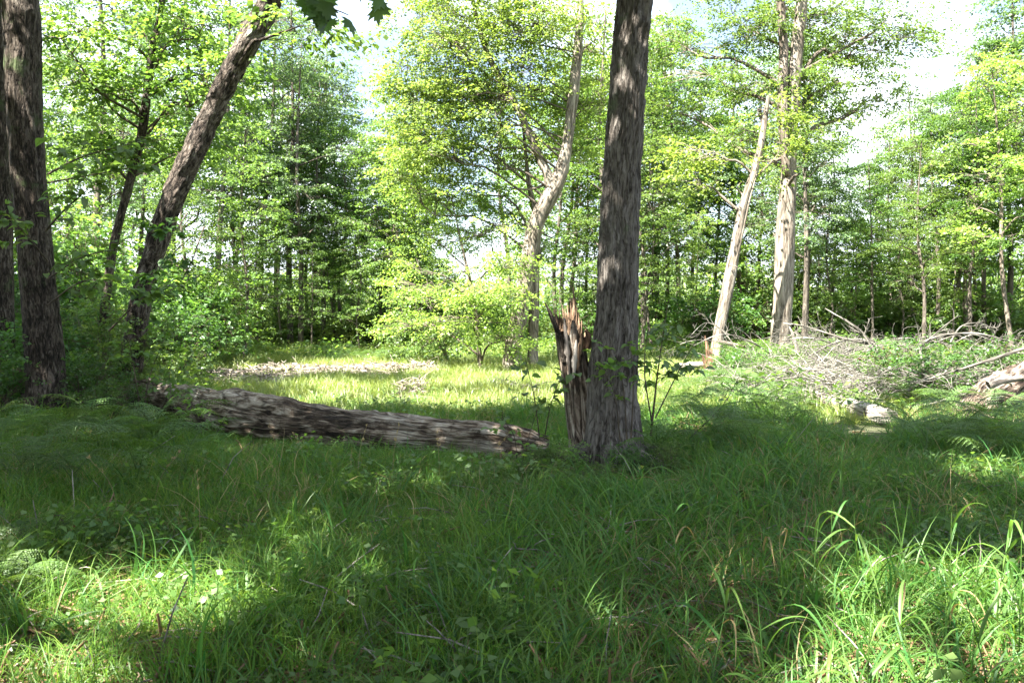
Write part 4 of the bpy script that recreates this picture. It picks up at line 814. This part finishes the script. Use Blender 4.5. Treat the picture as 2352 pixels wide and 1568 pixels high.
def chipzone(p):
    u, v = scr(p[:, 0], p[:, 1]); return (u > 370) & (u < 1010) & (v > np.interp(u, [380, 520, 640, 760, 1000], [860, 850, 838, 846, 850])) & (v < np.interp(u, [380, 520, 640, 760, 1000], [895, 895, 888, 868, 864]))
p, rng = field(10500, 2.6, 13, 1); rt = 1/(1+np.exp(-(p[:, 0]-.35*np.sin(p[:, 1]*2)-.2)*2.2)); p1 = p[(rng.random(len(p)) > rt*.82) & onlog(p)]
go('fine_grass', 'soft fine green grass covering the left and middle foreground', fine, p1, rng, .7, 1.35, 2, .28)
p, rng = field(12500, 2.6, 13, 2); rt = 1/(1+np.exp(-(p[:, 0]-.1)*1.8)); p1 = p[(rng.random(len(p)) < .12+rt*.9) & onlog(p)]
go('broad_grass', 'dense broad bladed green grass covering the right foreground', broad, p1, rng, .7, 1.35, 3, .25)
p, rng = field(15000, 12.5, 32, 3); p1 = p[~chipzone(p) | (rng.random(len(p)) < .10)]
go('meadow_grass', 'sunlit meadow grass covering the clearing beyond the log', mead, p1, rng, .8, 1.35, 4, .2)
p, rng = field(9000, 30, 60, 4); go('woodland_grass', 'grass and low growth on the floor of the far woods', mead, p, rng, 1.3, 2.3, 5, .2)
p, rng = field(3600, 2.8, 14, 5); p1 = p[onlog(p) & (fbm(p[:, 0]*.7+3, p[:, 1]*.7, 19, 2) > .42)]; go('dry_grass', 'scattered dry straw coloured grass blades', dry, p1, rng, .7, 1.3, 6, .3)
p, rng = field(4200, 2.8, 15, 6); p1 = p[onlog(p) & (fbm(p[:, 0]*.9+13, p[:, 1]*.9, 29, 2) > .46)]; go('ground_weeds', 'low broadleaf weeds growing between the foreground grasses', weed, p1, rng, .7, 1.4, 7, .2, 'weeds')
p, rng = field(6000, 13, 48, 8); u_, v_ = scr(p[:, 0], p[:, 1]); p1 = p[((u_ < 520) | (v_ < 835) | (u_ > 1650)) & ~chipzone(p)]; go('woodland_weeds', 'leafy ground cover spreading under the trees at the clearing edge', weed, p1, rng, 1.6, 3.2, 9, .2, 'weeds')
# growth at the skirts of the left wood (dense low leafy cover)
print('grass')
# ------------------------------------------------------------------ ferns
def frond_mesh(seed, L=.62, mat='fern'):
    rng = np.random.default_rng(seed); a = Acc(); n = 12; t = (np.arange(n)+1.5)/(n+2); arch = .42
    def pos(t): return np.stack([L*t*(1-.12*t), 0*t, L*(arch*2.0*t-arch*1.9*t**2)+.05*L], -1)
    tube(a, pos(np.linspace(0, 1, 9)), [.004, .003, .001], 3)
    B = []; D = []; S_ = []; T = []
    for k, tt in enumerate(t):
        if tt < .22: continue
        pl = L*.40*(math.sin(math.pi*min(1, (tt-.16)/.95))**.75)*(1.05-.45*tt)
        c = pos(np.array([tt]))[0]; tg = nrm(pos(np.array([tt+.01]))[0]-c)
        for sgn in (-1, 1):
            d = nrm(np.array([0, sgn, 0])+tg*.45+[0, 0, rng.normal(-.12, .06)]); m = max(3, int(pl/.02))
            for i in range(m):
                f = (i+.4)/m; ll = .030*(1-f*.75)*(pl/(L*.4))**.4*L/.6
                for s2 in (-1, 1):
                    B.append(c+d*pl*f-[0, 0, .06*pl*f*f*3]); D.append(tg*s2*.8+d*.95+rng.normal(0, .12, 3)); S_.append(ll); T.append(np.clip(rng.normal(.5, .15), 0, 1))
            tip = c+d*pl
    B = np.array(B); D = np.array(D); leaves(a, B, D, np.array([0, 0, 1.])+rng.normal(0, .15, B.shape), np.array(S_), np.array(T), .30, .02)
    o = a.build('frond', M[mat], smooth=False); COL.objects.unlink(o); return o.data
FM = {'fern': [frond_mesh(s) for s in (1, 2, 3)], 'fernyellow': [frond_mesh(s, mat='fernyellow') for s in (1, 2)]}
def fern(x, y, s, seed, label='x', group=None, kind='fern', nf=None, z=None):
    rng = np.random.default_rng(seed); root = empty('fern', (x, y, float(gz(x, y)) if z is None else z), label, 'fern', group); root.scale = (s, s, s); nf = nf or int(rng.integers(5, 9)); a0 = rng.uniform(0, 6.28)
    for k in range(nf):
        o = bpy.data.objects.new('frond', FM[kind][k % len(FM[kind])]); COL.objects.link(o); o.parent = root
        o.rotation_euler = (rng.normal(0, .15), -rng.uniform(.0, .6), a0+k*6.28/nf+rng.normal(0, .2)); q = rng.uniform(.75, 1.2); o.scale = (q, q, q)
        st = rng.uniform(.12, .42); o.location = (0, 0, st*.5)
    return root
rg = np.random.default_rng(81)
def ferns(spec, tmpl, group, kind='fern'):
    obs = [fern(G(u, v)[0], G(u, v)[1], s, int(rg.integers(9999)), kind=kind) for (u, v, s) in spec if not (1810 < u < 2060 and 918 < v < 1040)]; rowlabel(obs, tmpl, group)
def fs(n, u0, u1, v0, v1, s0, s1): return [(u0+(u1-u0)*(i+rg.uniform(0, 1))/n, rg.uniform(v0, v1), rg.uniform(s0, s1)) for i in range(n)]
ferns(fs(20, -40, 430, 1020, 1160, .95, 1.35), '{o} shaded fern from the left below the tall left trunk', 'shaded ferns below the left trunk')
ferns([(20, 1420, .62), (-70, 1380, .7), (95, 1385, .42), (30, 1290, .7), (130, 1270, .6)], '{o} fern from the left in the bottom left corner', 'ferns in the bottom left corner')
ferns(fs(24, 1500, 1980, 950, 1075, 1.0, 1.35), '{o} fern from the left in the bed right of the large trunk', 'ferns right of the large trunk')
ferns(fs(24, 1560, 2120, 895, 940, 1.2, 1.6), '{o} fern from the left in front of the brush heap', 'ferns in front of the brush heap')
ferns(fs(20, 1680, 2120, 862, 892, 1.5, 2.0), '{o} fern from the left growing through the brush heap', 'ferns growing through the brush heap')
ferns(fs(18, 2050, 2400, 930, 1090, 1.0, 1.4), '{o} fern from the left under the right hand dead trunk', 'ferns under the right dead trunk')
ferns(fs(24, 420, 1000, 818, 838, .9, 1.3), '{o} fern from the left in the row along the wood edge behind the chips', 'ferns along the wood edge')
ferns([(2110, 868, 1.3), (2150, 862, 1.35), (2190, 870, 1.1), (2240, 860, 1.2)], '{o} yellow fern from the left behind the arching grey branch', 'yellow ferns behind the arching branch', 'fernyellow')
# ------------------------------------------------------------------ saplings with separate leaves
def ovalleaf(L=.09, W=.028, mat='under', seed=0, teeth=0):
    a = Acc(); t = np.linspace(0, 1, 7); w = W*np.sin(np.pi*t**.8); z = .18*L*np.sin(np.pi*t*.9)
    mid = np.stack([t*L, 0*t, z*.6-.15*L*t**2], 1); l = mid+np.stack([0*t, w, w*.25], 1); r = mid+np.stack([0*t, -w, w*.25], 1)
    v = np.vstack([mid, l, r]); f = [[i, i+1, 7+i+1, 7+i] for i in range(6)]+[[i+1, i, 14+i, 14+i+1] for i in range(6)]
    a.add(v, f); o = a.build('leaf', M[mat]); COL.objects.unlink(o); return o.data
LEAF = {'oval': ovalleaf(.115, .034), 'oval2': ovalleaf(.085, .03, 'maple'), 'dark': ovalleaf(.12, .036, 'dark')}
def sapling(label, stems, seed, leaf='oval', per=26, s0=.8, s1=1.3):
    rng = np.random.default_rng(seed); base = np.array(stems[0][0][0]); base[2] = float(gz(base[0], base[1])); root = empty('sapling', base, label, 'sapling')
    for (pts, r0) in stems:
        a = Acc(); c, r = tube(a, pts, [r0, r0*.6, .003], 6, 16); ends = []
        for q in range(5):
            k = int(rng.integers(5, 15)); d = nrm(rng.normal(0, 1, 3)*[1, .8, .35]+[0, 0, .25]); e = c[k]+d*rng.uniform(.15, .38); tube(a, [c[k], (c[k]+e)/2+[0, 0, .02], e], [.0035, .0025, .0015], 4, 5); ends.append((c[k], e))
        ends.append((c[6], c[-1])); a.build('stem', M['twig'], root, base)
        for q in range(per):
            b, e = ends[q % len(ends)]; f = rng.uniform(.3, 1.02); p = b+(e-b)*f+rng.normal(0, .012, 3)
            o = bpy.data.objects.new('leaf', LEAF[leaf]); COL.objects.link(o); o.parent = root; o.location = Vector(p-base)
            o.rotation_euler = (rng.normal(0, .45), rng.normal(.15, .35), rng.uniform(0, 6.28)); k = rng.uniform(s0, s1); o.scale = (k, k, k)
sp = lambda *q: [P(u, v, y) for u, v, y in q]
sapling('leafy green sapling growing in front of the large trunk foot', [(sp((1440, 1010, 8.9), (1430, 880, 8.85), (1400, 800, 8.7)), .009), (sp((1450, 1005, 8.9), (1455, 860, 8.8), (1445, 780, 8.7)), .009), (sp((1425, 1015, 8.8), (1410, 900, 8.7), (1370, 830, 8.6)), .008)], 1, 'oval2', 30)
sapling('bare stemmed sapling with round leaves right of the large trunk', [(sp((1495, 1000, 9.4), (1510, 860, 9.4), (1535, 690, 9.4)), .014), (sp((1500, 985, 9.4), (1480, 850, 9.3), (1490, 740, 9.2)), .010), (sp((1505, 960, 9.4), (1560, 850, 9.5), (1600, 780, 9.6)), .009)], 2, 'oval', 40)
sapling('thin sapling arching left of the broken stump', [(sp((1240, 1010, 9.3), (1225, 900, 9.3), (1205, 830, 9.3)), .007), (sp((1250, 1010, 9.3), (1265, 930, 9.2), (1290, 860, 9.1)), .007)], 3, 'oval', 22)
sapling('low sapling on the fallen log end by the stump', [(sp((1190, 1080, 9.0), (1180, 1000, 9.0), (1150, 960, 9.0)), .006), (sp((1195, 1080, 9.0), (1215, 1000, 9.0), (1235, 940, 9.0)), .006)], 4, 'oval2', 18)
sapling('spindly twiggy sapling at the far side of the fern bed', [(sp((1570, 1020, 10), (1660, 930, 10.2), (1700, 860, 10.4)), .008)], 5, 'oval2', 12)
sapling('leafy shoots covering the left end of the fallen log', [(sp((470, 1030, 10.8), (455, 960, 10.9), (430, 900, 11)), .008), (sp((480, 1035, 10.8), (500, 990, 10.8), (520, 955, 10.8)), .007), (sp((440, 1030, 11), (400, 960, 11.2), (390, 880, 11.4)), .008)], 6, 'oval2', 40)
sapling('bright leafy sapling between the left trunks', [(sp((330, 1000, 11.8), (340, 880, 11.8), (380, 770, 11.6)), .01), (sp((330, 1000, 11.8), (310, 860, 11.6), (290, 740, 11.5)), .01), (sp((335, 995, 11.8), (400, 880, 11.6), (450, 800, 11.4)), .01)], 7, 'oval2', 55, 1, 1.5)
# long leafed branches in front of the left trunk
def leafy_branch(label, stems, seed, leaf, per, s0=1, s1=1.5):
    rng = np.random.default_rng(seed); base = np.array(stems[0][0][0]); root = empty('leafy_branch', base, label, 'branch')
    for (pts, r0) in stems:
        a = Acc(); c, r = tube(a, pts, [r0, r0*.6, .003], 6, 18); ends = [(c[4], c[-1])]
        for q in range(7):
            k = int(rng.integers(4, 17)); t = nrm(c[k]-c[k-1]); d = nrm(t*.7+rng.normal(0, 1, 3)*[.8, .5, .4]); e = c[k]+d*rng.uniform(.2, .5); tube(a, [c[k], (c[k]+e)/2+[0, 0, .02], e], [.004, .003, .0015], 4, 5); ends.append((c[k], e))
        a.build('stem', M['twig'], root, base)
        for q in range(per):
            b, e = ends[q % len(ends)]; f = rng.uniform(.2, 1.02); p = b+(e-b)*f+rng.normal(0, .015, 3); dd = e-b
            o = bpy.data.objects.new('leaf', LEAF[leaf]); COL.objects.link(o); o.parent = root; o.location = Vector(p-base)
            o.rotation_euler = (rng.normal(0, .4), rng.normal(.25, .3), math.atan2(dd[1], dd[0])+rng.choice([-.8, .8])+rng.normal(0, .3)); k = rng.uniform(s0, s1); o.scale = (k, k, k)
leafy_branch('leafy side branch growing right from the tall left trunk', [(sp((105, 530, 12.2), (150, 480, 11.6), (215, 425, 11)), .02), (sp((110, 400, 12.2), (190, 360, 11.2), (300, 330, 10.8)), .016), (sp((110, 420, 12.2), (220, 400, 11.4), (340, 380, 11)), .014)], 11, 'oval', 60, 1.1, 1.7)
leafy_branch('leafy branch with drooping leaves between left and leaning trunks', [(sp((110, 640, 12.1), (190, 590, 11.4), (290, 570, 11)), .016), (sp((110, 700, 12.1), (180, 650, 11.4), (250, 640, 11)), .014), (sp((250, 760, 12.5), (320, 690, 12), (400, 640, 11.6)), .014), (sp((110, 600, 12.1), (60, 540, 11.4), (20, 500, 11)), .014)], 12, 'oval', 60, 1, 1.5)
leafy_branch('leafy branch hanging across the middle of the leaning trunk', [(sp((420, 560, 13.4), (380, 600, 12.9), (340, 640, 12.6)), .012), (sp((430, 490, 13.4), (400, 530, 13.0), (350, 540, 12.6)), .012), (sp((470, 520, 13.4), (420, 640, 13.0), (340, 700, 12.6)), .012)], 13, 'dark', 60, 1, 1.5)
# ------------------------------------------------------------------ maple leaves overhead
def mapleleaf():
    pts = [(0, 0), (.18, -.06), (.42, -.04), (.30, .12), (.60, .30), (.42, .36), (.55, .58), (.34, .54), (.20, .52), (.22, .72), (.10, .72), (0, 1.0)]
    pts = pts+[(-x, y) for x, y in pts[-2:0:-1]]; pts = np.array(pts); z = -.25*np.abs(pts[:, 0])**1.4-.18*pts[:, 1]**2
    v = np.column_stack([pts[:, 1], pts[:, 0], z]); a = Acc(); c = np.array([[.35, 0, .02]]); n = len(v)
    a.add(np.vstack([v, c])*.125, [[i, (i+1) % n, n] for i in range(n)]); a2 = a.build('leaf', M['bigleaf'], smooth=False); COL.objects.unlink(a2); return a2.data
ML = mapleleaf()
def maple_branch(label, stems, seed, per, s=1.0):
    rng = np.random.default_rng(seed); base = np.array(stems[0][0][0]); root = empty('maple_branch', base, label, 'branch')
    for (pts, r0) in stems:
        a = Acc(); c, r = tube(a, pts, [r0, r0*.6, .003], 6, 14); a.build('twig', M['twig'], root, base)
        for q in range(per):
            p = c[int(rng.integers(3, 14))]+rng.normal(0, .05, 3)*[1, 1, .7]
            o = bpy.data.objects.new('leaf', ML); COL.objects.link(o); o.parent = root; o.location = Vector(p-base)
            o.rotation_euler = Euler((rng.normal(0, .5), rng.uniform(.4, 1.35), rng.normal(-1.2, .9))); k = s*rng.uniform(.8, 1.3); o.scale = (k, k, k)
maple_branch('dark maple leaves hanging into the top of the frame above the sky gap', [(sp((640, -120, 6.4), (710, -10, 5.9), (800, 35, 5.6)), .012), (sp((640, -120, 6.4), (700, -10, 5.9), (765, 60, 5.6)), .01), (sp((700, -110, 6.0), (770, -30, 5.6), (870, -8, 5.4)), .008)], 1, 15)
# ------------------------------------------------------------------ tall grass plants of the right foreground
def grassleaf(L=.34, W=.0075, droop=1.0, mat='broad', seed=0):
    a = Acc(); t = np.linspace(0, 1, 9); w = W*np.clip(np.minimum(1, .5+t*2)*(1-t**2.5), .03, 1)
    c = np.stack([L*(t-.25*droop*t**2), 0*t, L*(.75*t-droop*.95*t**2.2)], 1); s = np.stack([0*t, w, 0*t], 1); k = np.stack([0*t, 0*t, w*.5], 1)
    v = np.stack([c-s+k, c, c+s+k], 1).reshape(-1, 3); f = [[3*i+j, 3*i+j+1, 3*i+j+4, 3*i+j+3] for i in range(8) for j in (0, 1)]
    a.add(v, f, .5+.25*(seed % 3-1)); o = a.build('leaf', M[mat]); COL.objects.unlink(o); return o.data
GL = [grassleaf(.34, .0075, 1.0), grassleaf(.26, .0085, .6, seed=1), grassleaf(.40, .007, 1.35, seed=2)]; GD = [grassleaf(.3, .006, 1.3, 'straw')]
def tallgrass(x, y, h, seed, dryp=.12):
    rng = np.random.default_rng(seed); z = float(gz(x, y)); root = empty('tall_grass_plant', (x, y, z), 'x', 'grass plant')
    lean = rng.normal(0, .12, 2)*h; a = Acc(); c, r = tube(a, [(0, 0, -.02), (lean[0]*.4, lean[1]*.4, h*.5), (lean[0], lean[1], h)], [.0035, .003, .0015], 4, 10)
    a.build('stem', M['broad'], root); az = rng.uniform(0, 6.28)
    for k in range(int(rng.integers(5, 9))):
        f = .25+.75*(k+rng.random()*.5)/8; p = c[min(9, int(f*9.5))]; me = GD[0] if rng.random() < dryp else GL[int(rng.integers(3))]
        o = bpy.data.objects.new('leaf', me); COL.objects.link(o); o.parent = root; o.location = Vector(p); q = rng.uniform(.7, 1.25)
        o.rotation_euler = (rng.normal(0, .2), rng.normal(-.2, .3), az+(k % 2)*math.pi+rng.normal(0, .5)); o.scale = (q, q, q)
    return root
TG = [('tall arching grass plant {o} from the left in the sunlit grass at lower right', [(2040, 1500, .75, .45), (2100, 1480, .7, .4), (2180, 1510, .68, .35), (2280, 1480, .7, .1), (2340, 1560, .7, .1), (2150, 1560, .66, .3), (2230, 1620, .6, .1)]),
      ('tall broad grass plant {o} from the left around the small sun fleck at centre right', [(1560, 1400, .62, .1), (1640, 1420, .66, .1), (1690, 1440, .68, .1), (1740, 1400, .6, .1), (1800, 1430, .6, .3), (1860, 1450, .62, .1), (1910, 1400, .55, .1), (1980, 1450, .6, .1)]),
      ('broad grass plant {o} from the left in the shade below the large trunk', [(1290, 1260, .55, .1), (1350, 1300, .55, .1), (1420, 1330, .55, .1), (1480, 1260, .6, .1), (1560, 1290, .6, .1), (1620, 1240, .55, .1), (1320, 1180, .5, .1), (1400, 1160, .55, .1), (1520, 1180, .5, .1)]),
      ('broad grass plant {o} from the left in the shade below the fern bed', [(1700, 1250, .55, .1), (1780, 1220, .6, .1), (1850, 1260, .55, .1), (1930, 1230, .6, .1), (2000, 1270, .65, .1), (2080, 1260, .6, .1), (2200, 1280, .6, .1), (2300, 1260, .65, .1), (1750, 1150, .5, .1), (1880, 1140, .55, .1), (2020, 1150, .55, .1), (2120, 1170, .55, .1)]),
      ('big leafed grass plant {o} from the left along the bottom right edge', [(1480, 1600, .5, .05), (1620, 1680, .5, .05), (1760, 1650, .5, .05), (1900, 1640, .5, .05), (1990, 1700, .55, .05), (2130, 1690, .55, .05), (2290, 1700, .55, .05)])]
k = 0
for tm, lst in TG:
    obs = []
    for (u, v, h, dp) in lst: g_ = G(u, v); obs.append(tallgrass(g_[0], g_[1], h, 500+k, dp)); k += 1
    rowlabel(obs, tm, tm.split(' {o}')[0]+'s '+tm.split('from the left ')[1])
# seed stalks in front of the log
obs = []
for (u, v, h) in [(640, 1100, .5), (820, 1120, .55), (900, 1130, .6), (1010, 1120, .5), (1120, 1120, .5), (700, 1090, .4), (460, 1260, .5), (350, 1180, .5), (275, 1200, .5)]:
    g_ = G(u, v); a = Acc(); x, y = g_[0], g_[1]; l = rg.normal(0, .1, 2)
    c, r = tube(a, [(0, 0, 0), (l[0]*.3, l[1]*.3, h*.6), (l[0], l[1], h)], [.0028, .002, .0015], 3, 8); q = c[5:]; n = 16
    leaves(a, q[rg.integers(0, 3, n)]+rg.normal(0, .006, (n, 3)), rg.normal(0, 1, (n, 3))*[.6, .6, .6]+[0, 0, 1.2], rg.normal(0, 1, (n, 3)), np.full(n, .03), np.full(n, .6), .15, 0)
    o = a.build('grass_stalk', M['straw']); o.location = g_; tag(o, 'x', 'grass stalk'); obs.append(o)
rowlabel(obs, '{o} dry seeding grass stalk from the left before the fallen log', 'dry grass stalks before the log')
# sticks in the lower left
a = dead_branch([G(-20, 1262)+[0, 0, .12], P(130, 1212, 5.9), P(260, 1215, 5.8), G(360, 1330)+[0, 0, .02]], .013, 77, 1, 5, tl=.25); tag(a.build('fallen_stick', M['twig']), 'long thin fallen stick arching over the grass at lower left', 'stick')
a = Acc(); p0, p1 = P(122, 1290, 5.6), P(182, 1190, 5.6); tube(a, [p0, (p0+p1)/2+[0, 0, .01], p1], [.003, .003, .001], 4, 8)
for f in np.linspace(.1, 1, 16): q = p0+(p1-p0)*f; tube(a, [q-[.008, 0, 0], q, q+[.008, 0, .003]], [.002, .006, .002], 5)
tag(a.build('berry_stalk', M['rust']), 'reddish beaded stalk crossing the thin fallen stick at lower left', 'stalk')
a = Acc(); c = P(1465, 1077, 8.3); leaves(a, c[None], np.array([[1., .2, .5]]), np.array([[0., -1, .6]]), np.array([.075]), np.array([1.]), .4, .1)
my = leafmat('yellow_leaf', (.5, .55, .08), (.55, .6, .1), 1.2, .4, 1.1); tag(a.build('yellow_leaf', my), 'single fallen yellow leaf in the grass below the large trunk', 'leaf')
print('done', sum(len(o.data.polygons) for o in bpy.data.objects if o.type == 'MESH'))
um = {o.data for o in sc.objects if o.type == 'MESH'}; print('unique tris', sum(len(m.loops)-2*len(m.polygons) for m in um), 'objs', len(sc.objects))
